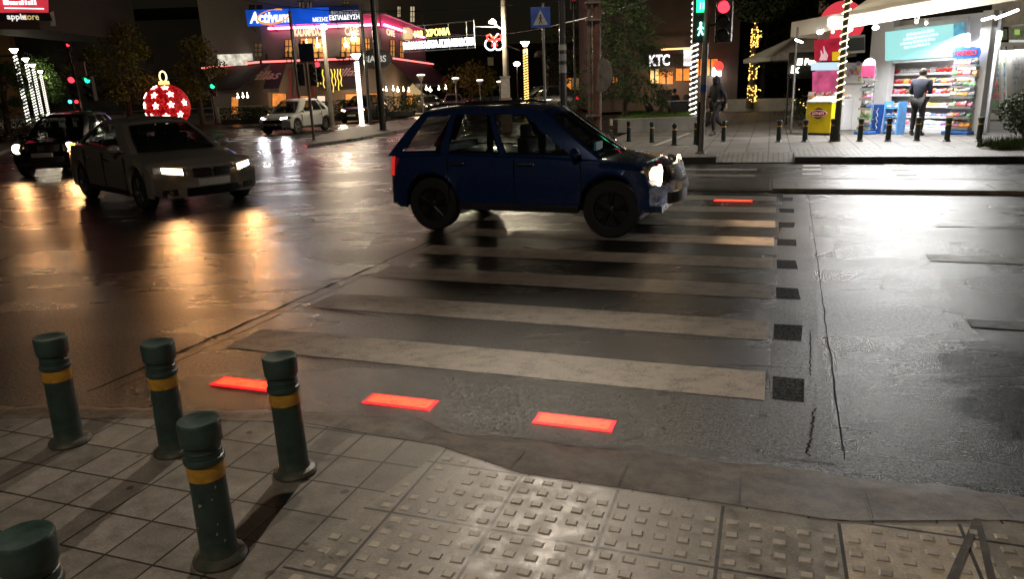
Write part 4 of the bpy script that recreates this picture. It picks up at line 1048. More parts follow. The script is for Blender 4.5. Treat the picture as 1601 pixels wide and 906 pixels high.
# display racks: column racks of bags
def rack(nm, lab, base, h, w_, cs, header=None, lean=0.0, cols2=None, prefix=''):
    t = thing(nm, lab, 'display rack', base, 'snack racks beside the kiosk')
    mb = MB(); mb.obox(base - ff.d*w_*.6 - ff.n*-.0 - back*.2, ff.d*w_*1.2, back*.4, Z*.09); obj('base', mb, M(nm+'_base', (.03,.12,.4), .4), t, bevel=.02)
    top = base + Z*h + ff.d*lean
    mb = MB()
    for sx in (-1, 1): mb.cyl(base + ff.d*sx*w_*.45 + Z*.08, top + ff.d*sx*w_*.45, .014, .014, 8)
    obj('upright', mb, mt_steel, t)
    nl = int(h/.27)
    for i in range(nl):
        z = .14 + i*.27; c = base.lerp(top, z/h); c.z = base.z + z; m_ = MB(); m_.obox(c - ff.d*w_*.5 + ff.n*.12, ff.d*w_, back*.22, Z*.015); m_.obox(c - ff.d*w_*.5 + ff.n*.12, ff.d*w_, ff.n*.012, Z*.07); obj('tray', m_, mt_steel, t)
        for k in range(max(2, int(w_/.13))):
            q = (k+.5)/max(2, int(w_/.13)) - .5; cc = cs[(i*3 + k + int(rnd.random()*2)) % len(cs)]
            goods(rnd.choice(['bag','bag','box']) if False else 'bag', cc, c + ff.d*w_*q + ff.n*rnd.uniform(.0,.06) + Z*.018, rzk + rnd.uniform(-.3,.3), '%s snack bag on the %s tray, %s' % (cc, ORD[nl-1-i], prefix), 'snack bags on the racks', 'snack bag', 'snack_bag', rnd.uniform(.9,1.2))
    if header: header(t, top)
    return t
def hdr_haribo(t, top):
    c = top + Z*.12 + ff.n*.1; mb = MB()
    pts = [(-.34,-.12),(-.2,-.15),(.2,-.15),(.34,-.12),(.38,0),(.34,.12),(.15,.15),(.05,.13),(-.1,.155),(-.3,.14),(-.38,0)]
    vs = [c + ff.d*a + Z*b for a, b in pts]; n_ = len(vs); vs += [v - ff.n*.03 for v in vs]
    mb.add(vs, [tuple(range(n_)), tuple(range(n_, 2*n_))[::-1]] + [(i, (i+1)%n_, n_+(i+1)%n_, n_+i) for i in range(n_)])
    hd = obj('header_sign', mb, M('header_blue', (.02,.12,.5), .35), t)
    obj('header_lettering', text_mb('HARIBO', c + ff.n*.012, ff.d, Z, .58, .13, .006, bold=.02), M('header_red', (.7,.03,.05), .4), hd)
b = G(1498, 210, ZF); rack('snack_rack', 'tall snack rack with blue oval header right of the shelves', V(b.x, b.y, ZF), 2.0, .62, ['red','brown','pink','orange','red','dark','yellow','green'], hdr_haribo, -.0, prefix='blue headed rack')
def hdr_red(t, top):
    c = top + Z*.05 + ff.n*.1; mb = MB(); mb.cyl(c + ff.n*.0, c - ff.n*.03, .2, None, 24); hd = obj('header_sign', mb, M('header_pale', (.6,.55,.6), .4), t)
    mb = MB(); mb.obox(c - ff.d*.2 - Z*.3 + ff.n*.01, ff.d*.4, -ff.n*.03, Z*.3); obj('header_panel', mb, M('header_crimson', (.6,.04,.1), .4), t)
b = G(1352, 210, ZF); rack('narrow_rack', 'narrow rack with round header and mixed packs left of the shelves', V(b.x, b.y, ZF), 1.85, .38, ['dark','blue','red','pink','green','orange','dark'], hdr_red, .0, prefix='round headed rack')
# blue leaning banner and pale blue crates
b = G(1367, 209, ZF)
t = thing('standing_banner', 'dark blue upright banner board with white vertical squiggle beside the racks', 'banner', b)
mb = MB(); mb.obox(b - ff.d*.16, ff.d*.32, back*.05, V(.05,0,.82)); bo = obj('board', mb, M('banner_blue', (.015,.09,.42), .4), t, bevel=.01)
mb = MB(); mb.tube([b + ff.n*.012 + Z*(.12 + .055*i) + ff.d*(.03*math.sin(i*1.9) + .04) for i in range(12)], .011, 6); obj('white_script', mb, mt_wall, bo)
b = G(1389, 210, ZF)
t = thing('drinks_stand', 'pale blue drinks stand with round white tubs beside the blue banner', 'display stand', b)
mb = MB(); mb.obox(b - ff.d*.22, ff.d*.04, back*.35, Z*.9); mb.obox(b + ff.d*.2, ff.d*.04, back*.35, Z*.9); obj('side_panel', mb, M('stand_blue', (.12,.35,.75), .4), t)
for i in range(4):
    mb = MB(); mb.obox(b - ff.d*.18 + Z*(.05+.22*i), ff.d*.38, back*.34, Z*.02); obj('tray', mb, M('stand_blue2', (.15,.4,.8), .4), t)
    for k in range(3):
        goods('loaf', ['white','blue','white'][k], b + ff.d*(-.12+.13*k) + back*.08 + Z*(.072+.22*i), rzk, '%s tub on the pale blue drinks stand' % ['white','blue','white'][k], 'tubs on the pale blue stand', 'tub', 'tub', .62)
# white counter with snack heap
b0_, b1_ = G(1322, 200, ZF), G(1349, 204, ZF)
t = thing('sales_counter', 'white counter with beige front between the lit pole and narrow rack', 'counter', b0_)
d_ = b1_ - b0_; mb = MB(); mb.obox(b0_ + Z*.08, d_, back*.5, Z*.72); obj('cabinet', mb, M('counter_beige', (.5,.42,.33), .5), t, bevel=.01)
mb = MB(); mb.obox(b0_ + Z*.8 + ff.n*.02, d_, back*.55, Z*.35); obj('glass_case', mb, mt_wall, t, bevel=.01)
mb = MB(); mb.obox(b0_, d_, back*.45, Z*.08); obj('plinth', mb, mt_trim, t)
for k in range(16):
    cc = rnd.choice(['orange','yellow','red','white','green','orange','brown','pink','blue']); goods(rnd.choice(['bag','box']), cc, b0_ + d_*((k % 8)+.5)/8 + Z*(1.152 + .0*(k//8)) + back*(.05 + .16*(k//8)), rzk + rnd.uniform(-.5,.5), '%s pack heaped on the white counter' % cc, 'packs heaped on the white counter', 'pack', 'pack', 1.0)
b = fl(1290, 160, .5); b.z = ZF
t = thing('balloon_display', 'low white freezer with coloured packs beneath the pink poster', 'freezer', b)
mb = MB(); mb.obox(b - fl.d*.65, fl.d*1.3, -fl.n*.5, Z*.95); obj('cabinet', mb, mt_wall, t, bevel=.03)
for k in range(14):
    cc = rnd.choice(['white','yellow','orange','red','white','pink','blue']); goods('loaf' if k % 2 else 'bag', cc, b + fl.d*(-.58 + .09*k) - fl.n*rnd.uniform(.1,.35) + Z*.955, rnd.uniform(-.5,.5), '%s pack on the low white freezer' % cc, 'packs on the low white freezer', 'pack', 'pack', rnd.uniform(1.1,1.4))
# yellow cabinet
bl_ = G(1258, 211, ZF); br2 = G(1297, 212, ZF)
t = thing('yellow_cabinet', 'yellow ice cream cabinet with pale lid and dark round emblem', 'ice cream cabinet', bl_)
d_ = (br2 - bl_); dn = d_.normalized(); nn = V(dn.y, -dn.x, 0); nn = nn if nn.y < 0 else -nn
mb = MB(); mb.obox(bl_ + Z*.06, d_, -nn*.6, Z*.86); cb = obj('cabinet', mb, M('cabinet_yellow', (.62,.47,.005), .35, 0, .15, 4), t, bevel=.015)
mb = MB(); mb.obox(bl_ + dn*.03 - nn*.03, d_*.93, -nn*.5, Z*.06); obj('plinth', mb, mt_trim, t)
mb = MB(); o_ = bl_ + Z*.925 - dn*.02 + nn*.02; q = d_ + dn*.04
mb.add([o_, o_+q, o_+q-nn*.64, o_-nn*.64, o_+Z*.03+dn*.03, o_+q+Z*.03-dn*.03, o_+q-nn*.55+Z*.16-dn*.03, o_-nn*.55+Z*.16+dn*.03], [(3,2,1,0),(4,5,6,7),(0,1,5,4),(1,2,6,5),(2,3,7,6),(3,0,4,7)]); obj('lid', mb, M('lid_pale', (.6,.6,.58), .35), t)
c = bl_ + d_*.5 + Z*.62 + nn*.004
mb = MB(); mb.cyl(c, c + nn*.012, .155, None, 30); em = obj('emblem_disc', mb, M('emblem_dark', (.04,.015,.015), .4), t)
def lens(w_, h_, off):
    pts = []; 
    for i in range(24):
        a = 2*math.pi*i/24; pts.append((w_*math.copysign(abs(math.cos(a))**1.25, math.cos(a)), h_*math.copysign(abs(math.sin(a))**1.1, math.sin(a))))
    vs = [c + dn*a + Z*b_ + nn*off for a, b_ in pts]; m_ = MB(); n_ = len(vs); m_.add(vs + [v - nn*.004 for v in vs], [tuple(range(n_)), tuple(range(n_,2*n_))[::-1]] + [(i,(i+1)%n_,n_+(i+1)%n_,n_+i) for i in range(n_)]); return m_
obj('emblem_border', lens(.27, .105, .018), mt_wall, em); obj('emblem_field', lens(.25, .088, .024), M('emblem_red', (.45,.015,.03), .4), em)
obj('emblem_lettering', text_mb('ΚΡΙ·ΚΡΙ', c + nn*.03, dn, Z, .34, .075, .004, bold=.02), mt_wall, em)

# ================================================================ vegetation
mt_bark = M('bark', (.07,.05,.035), .8, 0, .4, 10, .5)
def leafmat(name, col, var=.45):
    mt, nt, bs = newmat(name); g = N(nt, 'ShaderNodeNewGeometry')
    r = ramp(nt, g.outputs['Random Per Island'], [(0, tuple(c*(1-var) for c in col)), (1, tuple(c*(1+var) for c in col))])
    nt.links.new(r.outputs[0], bs.inputs['Base Color']); bs.inputs['Roughness'].default_value = .75; bs.inputs['Specular IOR Level'].default_value = .2; return mt
def leaf(mb, c, s, rg, asp=.5):
    d = V(rg.gauss(0,1), rg.gauss(0,1), rg.gauss(0,.7)).normalized(); e = d.orthogonal().normalized(); e.rotate(Matrix.Rotation(rg.uniform(0,6.28), 3, d))
    mb.add([c - d*s*.5, c + e*s*asp*.5 , c + d*s*.5, c - e*s*asp*.5], [(0,1,2,3)])
def tree(name, label, base, h, cr, trunk_r, mtl, n=2500, s=.16, clumps=14, seed=1, crown0=.35, group=None, limbs=6, flat=1.0):
    rg = random.Random(seed); base = Vector(base); t = thing(name, label, 'tree', base, group)
    mb = MB(); top = base + V(rg.uniform(-.2,.2), rg.uniform(-.2,.2), h*.75)
    pts = [base, base.lerp(top, .3) + V(rg.uniform(-.08,.08)*h*.1, 0, 0), base.lerp(top, .65), top]; mb.tube(pts, [trunk_r*1.25, trunk_r, trunk_r*.7, trunk_r*.25], 9)
    cl_ = []
    for i in range(clumps):
        a = rg.uniform(0, 6.283); zz = rg.uniform(crown0, 1.0); prof = math.sin(math.pi*min(1, max(.12, (zz-crown0)/(1-crown0)*.82+.14)))
        rr = cr*prof*rg.uniform(.35, .95); c = base + V(rr*math.cos(a), rr*math.sin(a), zz*h*.93); cl_.append((c, cr*rg.uniform(.26,.46)))
    for i in range(limbs):
        c = cl_[i % len(cl_)][0]; st = base.lerp(top, rg.uniform(.35,.8)); mb.tube([st, st.lerp(c, .5) + Z*.1*h*.3*rg.random(), c], [trunk_r*.4, trunk_r*.25, trunk_r*.08], 6)
    obj('trunk', mb, mt_bark, t, True)
    mb = MB()
    for i in range(n):
        c, r_ = cl_[rg.randrange(len(cl_))]; d = V(rg.gauss(0,1), rg.gauss(0,1), rg.gauss(0,1)).normalized()*r_*(rg.random()**.45); d.z *= .75*flat
        leaf(mb, c + d, s*rg.uniform(.6,1.3), rg)
    obj('crown', mb, mtl, t); return t
def conifer(name, label, base, h, cr, mtl, seed=3, n=5200, zlow=.12):
    rg = random.Random(seed); base = Vector(base); t = thing(name, label, 'tree', base)
    mb = MB(); mb.tube([base, base + V(.05,0,h*.5), base + V(0,.03,h)], [.09,.07,.015], 8); obj('trunk', mb, mt_bark, t, True)
    mb = MB(); tips = []
    nb = 150
    for i in range(nb):
        z = zlow + (1-zlow)*(i/nb)**.9; L_ = cr*(1-z)**.75*rg.uniform(.7,1.15) + .1; a = i*2.4 + rg.uniform(-.4,.4)
        s0 = base + Z*z*h; e = s0 + V(math.cos(a)*L_, math.sin(a)*L_, -L_*rg.uniform(.05,.3)); m_ = s0.lerp(e, .5) + Z*L_*.1; tips.append((s0, m_, e, L_))
    for k in range(n):
        s0, m_, e, L_ = tips[int(len(tips)*rg.random()**1.2) % len(tips)]; q = rg.random()**.6; c = s0.lerp(m_, q*2) if q < .5 else m_.lerp(e, q*2-1)
        sp = .1*L_*(1.2-q) + .05; c = c + V(rg.gauss(0, sp), rg.gauss(0, sp), rg.gauss(-.04, .05)); leaf(mb, c, rg.uniform(.1,.22), rg, .16)
    obj('crown', mb, mtl, t); return t
lf_green = leafmat('leaves_green', (.06,.11,.03)); lf_olive = leafmat('leaves_olive', (.16,.15,.03)); lf_dark = leafmat('leaves_dark', (.035,.055,.022)); lf_con = leafmat('needles', (.05,.085,.03))
cb = G(968, 205, ZF)
conifer('conifer_tree', 'dark green conifer growing at the end of the lawn planter beside the brown pole', V(cb.x+.35, cb.y+1.0, .3), 7.2, 2.0, lf_con, n=17000)
# planter
A_, B_, C_, D_ = G(966, 208, ZF), G(1087, 204.5, ZF), G(1112, 190, ZF), G(975, 192, ZF)
t = thing('lawn_planter', 'long low concrete planter wall with a lawn on top behind the bollards', 'planter', A_)
def wall_run(mb, p, q, th, z0, z1):
    d = (q-p).normalized(); nn_ = V(-d.y, d.x, 0)*th; mb.prism([(p.x,p.y),(q.x,q.y),(q.x+nn_.x,q.y+nn_.y),(p.x+nn_.x,p.y+nn_.y)], z0, z1)
mc = M('planter_concrete', (.28,.27,.25), .6, 0, .2, 3, .3)
mb = MB(); wall_run(mb, A_, B_, .18, ZF, ZF+.47); obj('front_wall', mb, mc, t, bevel=.01)
mb = MB(); wall_run(mb, B_ + V(.002,.002,0), C_, .18, ZF, ZF+.465); obj('side_wall', mb, mc, t, bevel=.01)
mb = MB(); mb.prism([(A_.x, A_.y+.15), (B_.x-.1, B_.y+.15), (C_.x-.1, C_.y), (D_.x, D_.y)], ZF, ZF+.42); obj('soil', mb, M('soil', (.05,.06,.02), .8), t)
mb = MB(); rg = random.Random(5)
for i in range(9000):
    a, b = rg.random(), rg.random(); p = (A_ + V(0,.2,0)).lerp(B_ + V(-.15,.2,0), a).lerp(D_.lerp(C_ + V(-.2,0,0), a), b); h_ = rg.uniform(.05,.14); p.z = ZF+.41; dx = V(rg.uniform(-.05,.05), rg.uniform(-.05,.05), h_); w_ = V(rg.uniform(-.02,.02), rg.uniform(-.006,.006), 0)
    mb.add([p-w_, p+w_, p+dx], [(0,1,2)])
g_ = obj('lawn_grass', mb, leafmat('grass_blades', (.10,.17,.03))); tag(g_, 'short bright green lawn grass on top of the planter', 'grass', kind='stuff')
# trees on the left and behind
for i, (x, y, Y, h, cr, mt_, n, s, lab) in enumerate((
  (205, 200, 46, 6.4, 2.5, lf_olive, 5200, .2, 'olive green tree between the traffic lights and the red bauble'), (318, 195, 50, 5.8, 2.2, lf_olive, 4000, .2, 'loose olive tree right of the red bauble, beside the cafe awning'),
  (75, 170, 88, 7.0, 3.0, lf_green, 2500, .3, 'green tree lit by the last of the four rope lit lamps'), (12, 205, 44, 4.6, 1.6, lf_green, 2500, .17, 'dark bush like tree at the left picture edge under the orange facade'),
  (735, 165, 62, 3.8, 2.4, lf_olive, 2200, .22, 'low yellowish tree behind the parked cars'), (905, 168, 60, 6.5, 3.4, lf_dark, 3500, .3, 'dark tree behind the pedestrian crossing sign'),
  (1190, 160, 46, 8.5, 2.6, lf_dark, 4200, .26, 'tall dark tree beside the trunk wound with golden lights'), (1105, 165, 52, 9.0, 3.2, lf_dark, 3600, .28, 'dark tree behind the walking person'),
  (1235, 165, 48, 9.5, 2.8, lf_dark, 3200, .28, 'dark tree rising behind the canopy and parasol'), (640, 175, 75, 5.5, 3.0, lf_dark, 1600, .35, 'dark tree at the right end of the cafe'))):
    b = AT(x, y, Y); b.z = .1
    tree('street_tree', lab, b, h, cr, .16, mt_, n, s, 18, 20+i, .3)
# low cypress-like hedges by the cafe
for i, (x, w_, Y, h) in enumerate(((385, 3.0, 46, 1.0), (415, 2.6, 46, .9), (525, 2.2, 46, 1.2), (560, 1.6, 47, 1.2), (622, 2.5, 50, 1.3), (655, 2.5, 56, 1.3))):
    b = AT(x, 190, Y); b.z = .14; t = thing('shrub', 'dark clipped shrub %s' % ['in front of the left cafe awning', 'behind the bonnet of the white crossover', 'behind the roof of the white crossover', 'under the golden light curtain', 'left of the fan shaped wall light', 'at the right end of the cafe terrace'][i], 'shrub', b, 'shrubs along the cafe')
    mb = MB(); rg = random.Random(40+i)
    for k in range(900): leaf(mb, b + V(rg.uniform(-.5,.5)*w_, rg.uniform(-.4,.4), rg.random()**.7*h), rg.uniform(.1,.2), rg)
    obj('foliage', mb, lf_dark, t); mb = MB(); mb.box(b + Z*.15, (w_*.9, .7, .3)); obj('trough', mb, mt_trim, t)
# kiosk side shrub with grass tuft at the right edge
b = G(1592, 226, ZF); t = thing('oleander_bush', 'dark leafy bush at the right picture edge beside the last bollard', 'bush', b)
mb = MB(); rg = random.Random(9)
for k in range(2300):
    d = V(rg.gauss(0,1), rg.gauss(0,1), rg.gauss(0,1)).normalized()*(rg.random()**.4); c = b + V(.25 + d.x*.68, .1 + d.y*.6, .72 + d.z*.52); leaf(mb, c, rg.uniform(.08,.15), rg, .35)
obj('foliage', mb, leafmat('oleander', (.05,.07,.03)), t)
mb = MB()
for k in range(9): a = k*.7; mb.tube([b + V(.25,.1,0), b + V(.25+.2*math.cos(a), .1+.2*math.sin(a), .4), b + V(.25+.42*math.cos(a), .1+.42*math.sin(a), .9)], [.02,.014,.006], 5)
obj('stems', mb, mt_bark, t, True)
b2_ = G(1572, 232, ZF); mb = MB()
for k in range(3200):
    p = b2_ + V(rg.uniform(-.45,1.2), rg.uniform(-.5,.35), .02); hh = rg.uniform(.08,.3); w_ = V(rg.uniform(-.012,.012), .003, 0); mb.add([p-w_, p+w_, p+V(rg.uniform(-.08,.08), rg.uniform(-.08,.08), hh)], [(0,1,2)])
tag(obj('grass_tuft', mb, leafmat('tuft_green', (.07,.1,.035))), 'grass growing round the foot of the bush at the right edge', 'grass', kind='stuff')
mb = MB(); mb.sph(b2_ + V(.4,-.05,-.02), (1.0,.55,.14), 20, 8); struct('planting_bed', mb, M('bed_soil', (.1,.075,.05), .8, 0, .4, 8, .5))

# ================================================================ poles, signals, signs
def helix(mb, b, z0, z1, r, turns, rt=.018, ph=0, n=14):
    mb.tube([V(b.x + r*math.cos(2*math.pi*turns*i/(turns*n)+ph), b.y + r*math.sin(2*math.pi*turns*i/(turns*n)+ph), z0 + (z1-z0)*i/(turns*n)) for i in range(int(turns*n)+1)], rt, 4)
def lit_pole(label, b, h, r, rope, turns, lamp=None, rt=.018, mtp=None, z0=0, group='lamp posts wound with rope lights', power=0, zend=None, swap=None):
    b = Vector(b); t = thing('rope_lit_post', label, 'street lamp', b, group); mb = MB(); mb.cyl(b, b + Z*.2, r*1.5, r*1.3, 12); mb.cyl(b + Z*.2, b + Z*h, r*1.05, r*.8, 12); obj('pole', mb, mtp or mt_dkpole, t, True)
    mb = MB(); helix(mb, b, b.z + z0, b.z + (zend or h*.96), r*1.15 + rt*.7, turns, rt); obj('rope_light', mb, rope, t, True)
    if lamp:
        c = b + Z*(h+.1); mb = MB(); mb.lathe([(.06,-.12),(.1,-.1),(.24,.1),(.26,.14),(.0,.14)], c, 14); ln = obj('lamp_head', mb, lamp, t, True)
        mb = MB(); mb.lathe([(.27,.14),(.28,.17),(.1,.24),(.001,.26)], c, 14); obj('lamp_cap', mb, mt_black, ln, True)
        if power: point('post_light', c + Z*-.3, power, (1,.85,.6), .15)
    return t
mt_rope_b = E('bluish_rope', (.6,.75,1), 2.6)
for (bx, by, tx, ty, Y, r, lab) in ((48, 203, 22, 80, 51.6, .11, 'first and tallest looking of the four rope lit posts by the orange facade'), (60, 195, 40, 94, 61, .11, 'second of the four rope lit posts'), (66, 188, 51, 103, 71.5, .11, 'third of the four rope lit posts'), (78, 172, 63, 113, 86, .12, 'fourth and farthest of the four rope lit posts')):
    tp = AT(tx, ty, Y); lit_pole(lab, V(tp.x + (bx-tx)*0, tp.y, .1), tp.z - .2, r*.7, mt_rope_w, 22, E('post_lamp', (1,.93,.72), 30), .032, power=700)
tp = AT(821, 72, 44); lit_pole('lamp post wound with golden lights right of the tall grey pole', V(tp.x, tp.y, .1), tp.z-.1, .08, mt_rope_y, 26, mt_lamp, .035, power=600)
tp = AT(557, 92, 40); lit_pole('lamp post wound with white lights in front of the cafe corner', V(tp.x, tp.y, .1), tp.z-.1, .07, mt_rope_w, 30, mt_lampw, .035, power=400)
b = AT(1083, 174, 27); b.z = .5; lit_pole('post wound with white rope light rising from the planter lawn', b, 7.5, .085, mt_rope_w, 40, None, .028)
b = G(1307, 221, ZF); lit_pole('post wound with pale golden rope light in front of the kiosk', b, 7.0, .075, E('pale_gold_rope', (1,.8,.42), 3.2), 34, None, .016, mtp=M('post_brown', (.06,.055,.04), .4), z0=.95, zend=7.0)
# helper for plain poles
def pole(name, label, cat, b, h, r0, r1, mt_, nm='pole'):
    t = thing(name, label, cat, b); mb = MB(); mb.cyl(b, b + Z*h, r0, r1, 12); mb.cyl(b, b+Z*.03, r0*1.8, r0*1.8, 12); obj(nm, mb, mt_, t, True); return t
# brown timber pole with galvanised pipe and round disc
b = G(934, 236, ZF); t = pole('utility_pole', 'reddish brown wooden utility pole with pale pipe and round disc', 'utility pole', b, 9, .115, .095, M('weathered_brown', (.16,.075,.05), .6, 0, .3, 5, .3))
mb = MB(); mb.cyl(b + V(-.2,-.03,0), b + V(-.19,-.03,8.5), .05, .045, 10); obj('pipe', mb, M('pale_pipe', (.22,.17,.14), .5, .2, .3, 5), t, True)
for z in (.9, 3.2, 3.6): mb = MB(); mb.box(b + V(-.1,-.03,z), (.36,.25,.05)); obj('strap', mb, mt_steel, t)
c = AT(941, 118, b.y-.25); ax = V(-.85, -.52, .06).normalized(); mb = MB(); mb.cyl(c, c + ax*.012, .4, None, 32); dk = obj('disc_sign', mb, M('disc_back', (.34,.32,.29), .5, .4, .25, 6), t, True)
mb = MB(); mb.cyl(c + ax*.012, c + ax*.05, .03, None, 8); mb.box(c + ax*.02, (.03,.03,.6)); obj('clamp', mb, mt_steel, dk)
# signal pole with pedestrian head and vehicle head
b = G(1095, 240, ZF); b.z = ZF; tp = AT(1106, 4, b.y-.25); lean = (tp - b)/ (tp.z - b.z)
t = thing('traffic_light', 'grey leaning signal pole with green walking figure and red vehicle light', 'traffic light', b); mb = MB(); mb.cyl(b, b + lean*6, .075, .06, 14); mb.cyl(b, b+Z*.04, .13, .12, 14); obj('pole', mb, M('signal_pole_grey', (.2,.18,.16), .5, .3, .25, 6), t, True)
mb = MB(); pc_ = b + lean*1.42; mb.cyl(pc_, pc_ + lean*.16, .077, .077, 14); obj('blue_band', mb, M('band_blue', (.02,.06,.25), .4), t, True)
mb = MB(); mb.cyl(b + lean*.2 + V(-.1,-.03,0), b + lean*1.2 + V(-.09,-.03,0), .03, .03, 8); obj('cable_duct', mb, mt_black, t, True)
def sig_head(t, c, w_, cells, sz, glowidx, gmat, facing=V(0,-1,0), nm='signal_head', visor=True):
    f = facing.normalized(); rt_ = V(-f.y, f.x, 0); n_ = cells
    mb = MB(); mb.obox(c - rt_*w_/2 - Z*sz*n_/2, rt_*w_, -f*w_*.6, Z*sz*n_); hd = obj(nm, mb, mt_black, t, bevel=.02)
    for i in range(n_):
        cc = c + Z*(sz*(n_/2 - .5 - i)) + f*.005
        mb = MB(); mb.cyl(cc, cc + f*.02, w_*.36, None, 18); obj('lens', mb, gmat[i] if gmat[i] else M('dead_lens', (.03,.03,.03), .2), hd, True)
        if visor:
            m_ = MB(); R_ = w_*.4; vs = []
            for j in range(13):
                a = math.pi*j/12; 
                for dd, sc__ in ((0, 1), (w_*.75, .98)): vs.append(cc + f*dd*(1 if dd == 0 else (.55+.45*math.sin(a))) + rt_*R_*sc__*math.cos(a)*1.0 + Z*R_*sc__*math.sin(a)*1.0)
            m_.add(vs, [(2*j, 2*j+1, 2*j+3, 2*j+2) for j in range(12)]); o_ = obj('visor', m_, mt_trim, hd, True); so_ = o_.modifiers.new('s', 'SOLIDIFY'); so_.thickness = .008
    return hd
eg = E('signal_green', (.02,1,.35), 3.2); er = E('signal_red', (1,.03,.05), 3.5); egw = E('walk_green', (.25,1,.75), 5)
c = AT(1096, 28, b.y - .15); hd = sig_head(t, c, .34, 2, .52, 0, [None, None], visor=False, nm='pedestrian_head', facing=V(-.15,-1,0))
f_ = V(-.15,-1,0).normalized(); rt_ = V(-f_.y, f_.x, 0)
mb = MB(); c1 = AT(1097, 9, b.y-.2); mb.obox(c1 - rt_*.11 - Z*.13, rt_*.22, f_*.02, Z*.28); obj('countdown_lens', mb, eg, hd)
mb = MB()
for (x, z0_, z1_) in ((-.03,-.07,.07), (.035,-.07,.07)): mb.obox(c1 + rt_*(x-.012) + Z*z0_ + f_*.022, rt_*.024, f_*.01, Z*(z1_-z0_))
obj('countdown_digits', mb, egw, hd)
c2 = AT(1095, 46, b.y-.2) + f_*.05; mb = MB(); mb.sph(c2 + Z*.13, (.03,.02,.032), 8, 6)
for p_, q_, r_ in (((0,.1),(0,0),.026), ((0,0),(-.05,-.13),.017), ((0,0),(.055,-.12),.017), ((0,.08),(-.06,.0),.012), ((0,.08),(.065,.01),.012)): mb.cyl(c2 + rt_*p_[0] + Z*p_[1], c2 + rt_*q_[0] + Z*q_[1], r_, r_*.9, 8)
obj('walking_symbol', mb, egw, hd)
sig_head(t, AT(1131, 33, b.y - .2), .36, 3, .3, 0, [er, None, None], facing=V(-.45,-1,0), nm='vehicle_head')
mb = MB(); mb.cyl(AT(1104, 40, b.y), AT(1130, 36, b.y-.1), .03, None, 8); obj('bracket', mb, mt_black, t)
# pedestrian crossing sign
bs_ = AT(853, 200, 24); bs_.z = ZF; t = pole('crossing_sign', 'blue square pedestrian crossing sign on a thin grey pole', 'road sign', bs_, AT(845, 12, 24).z, .045, .04, mt_steel)
c = AT(845, 27, 23.9); mb = MB(); hw = .3
mb.obox(c - V(hw,0,hw), V(2*hw,0,0), V(0,.02,0), V(0,0,2*hw)); pl = obj('plate', mb, M('sign_blue', (.03,.11,.5), .4), t, bevel=.01)
mb = MB(); mb.add([c + V(-.23,-.012,-.22), c + V(.23,-.012,-.22), c + V(0,-.012,.22)], [(0,1,2)]); obj('triangle', mb, M('sign_white', (.5,.5,.5), .4), pl)
mb = MB(); cc = c + V(0,-.02,-.07); mb.sph(cc + Z*.13, (.025,.006,.03), 8, 6)
for p_, q_, r_ in (((0,.1),(0,0),.022), ((0,0),(-.055,-.13),.014), ((0,0),(.06,-.12),.014), ((0,.08),(-.06,.02),.01), ((0,.08),(.06,.03),.01)): mb.cyl(cc + V(p_[0],0,p_[1]), cc + V(q_[0],0,q_[1]), r_, None, 6)
obj('walking_symbol', mb, mt_black, pl)
# tall grey pole with white box pillar
b = AT(793, 168, 34); b.z = .1; t = pole('tall_lamp_pole', 'tall grey pole behind the white box pillar', 'utility pole', b, 9, .14, .11, M('pole_grey', (.2,.17,.14), .5, .2, .2, 4))
c = AT(770, 34, 33.5); mb = MB(); mb.tube([c, c.lerp(b + Z*(c.z-b.z-.4), .6) , b + Z*(c.z-b.z-.3)], .03, 6); obj('arm', mb, mt_steel, t, True)
mb = MB(); mb.lathe([(.04,.12),(.17,0),(.15,-.05),(.001,-.07)], c, 12); obj('lamp', mb, E('pole_lamp', (1,.9,.62), 24), t, True); point('pole_lamp_light', c - Z*.3, 900, (1,.86,.6), .15)
mb = MB(); mb.tube([b + Z*(AT(793,73,34).z), AT(812, 79, 34.4)], .03, 6); obj('bracket', mb, mt_steel, t, True)
b = AT(791, 165, 30); b.z = .1; zt = AT(790, 121, 30).z
t = thing('box_pillar', 'white metre box pillar with pinkish lower half in front of the tall pole', 'cabinet', b)
mb = MB(); mb.box(V(b.x, b.y, zt*.82), (.36,.3, zt*.36)); obj('upper_box', mb, M('pillar_white', (.6,.56,.5), .5), t, bevel=.01)
mb = MB(); mb.box(V(b.x+.02, b.y, zt*.32), (.42,.34, zt*.63)); obj('lower_box', mb, M('pillar_pink', (.4,.27,.22), .5), t, bevel=.01)
mb = MB(); mb.box(V(b.x, b.y, zt+.02), (.42,.36,.05)); obj('cap', mb, M('pillar_cap', (.6,.56,.5), .5), t)
# cafe side poles
for (bx, by, tx, ty, Y, r0, r1, lab, colr) in ((599, 204, 572, -10, None, .15, .12, 'thick black pole between the cafe and the dark car', mt_black), (469, 165, 457, 20, 40, .09, .08, 'thin black pole left of the blue square sign back', mt_black),
     (577, 165, 562, 10, 40, .09, .08, 'thin black pole right of the cafe corner lamp', mt_black), (516, 160, 507, 48, 38, .13, .1, 'pale concrete lamp column in front of the cafe sign', M('column_pale', (.34,.3,.24), .6))):
    b = G(bx, by, .11) if Y is None else AT(bx, by, Y); b.z = .1; zt = AT(tx, ty, b.y).z
    t = pole('lamp_column' if colr.name.startswith('column') else 'street_pole', lab, 'street lamp' if colr.name.startswith('column') else 'pole', b, zt, r0, r1, colr)
    if colr.name.startswith('column'):
        c = AT(506, 42, b.y-.3); mb = MB(); mb.sph(c, (.2,.2,.13), 12, 8); obj('lamp', mb, mt_lamp, t, True); point('column_light', c - Z*.3 - V(0,.4,0), 260, (1,.85,.6), .15)
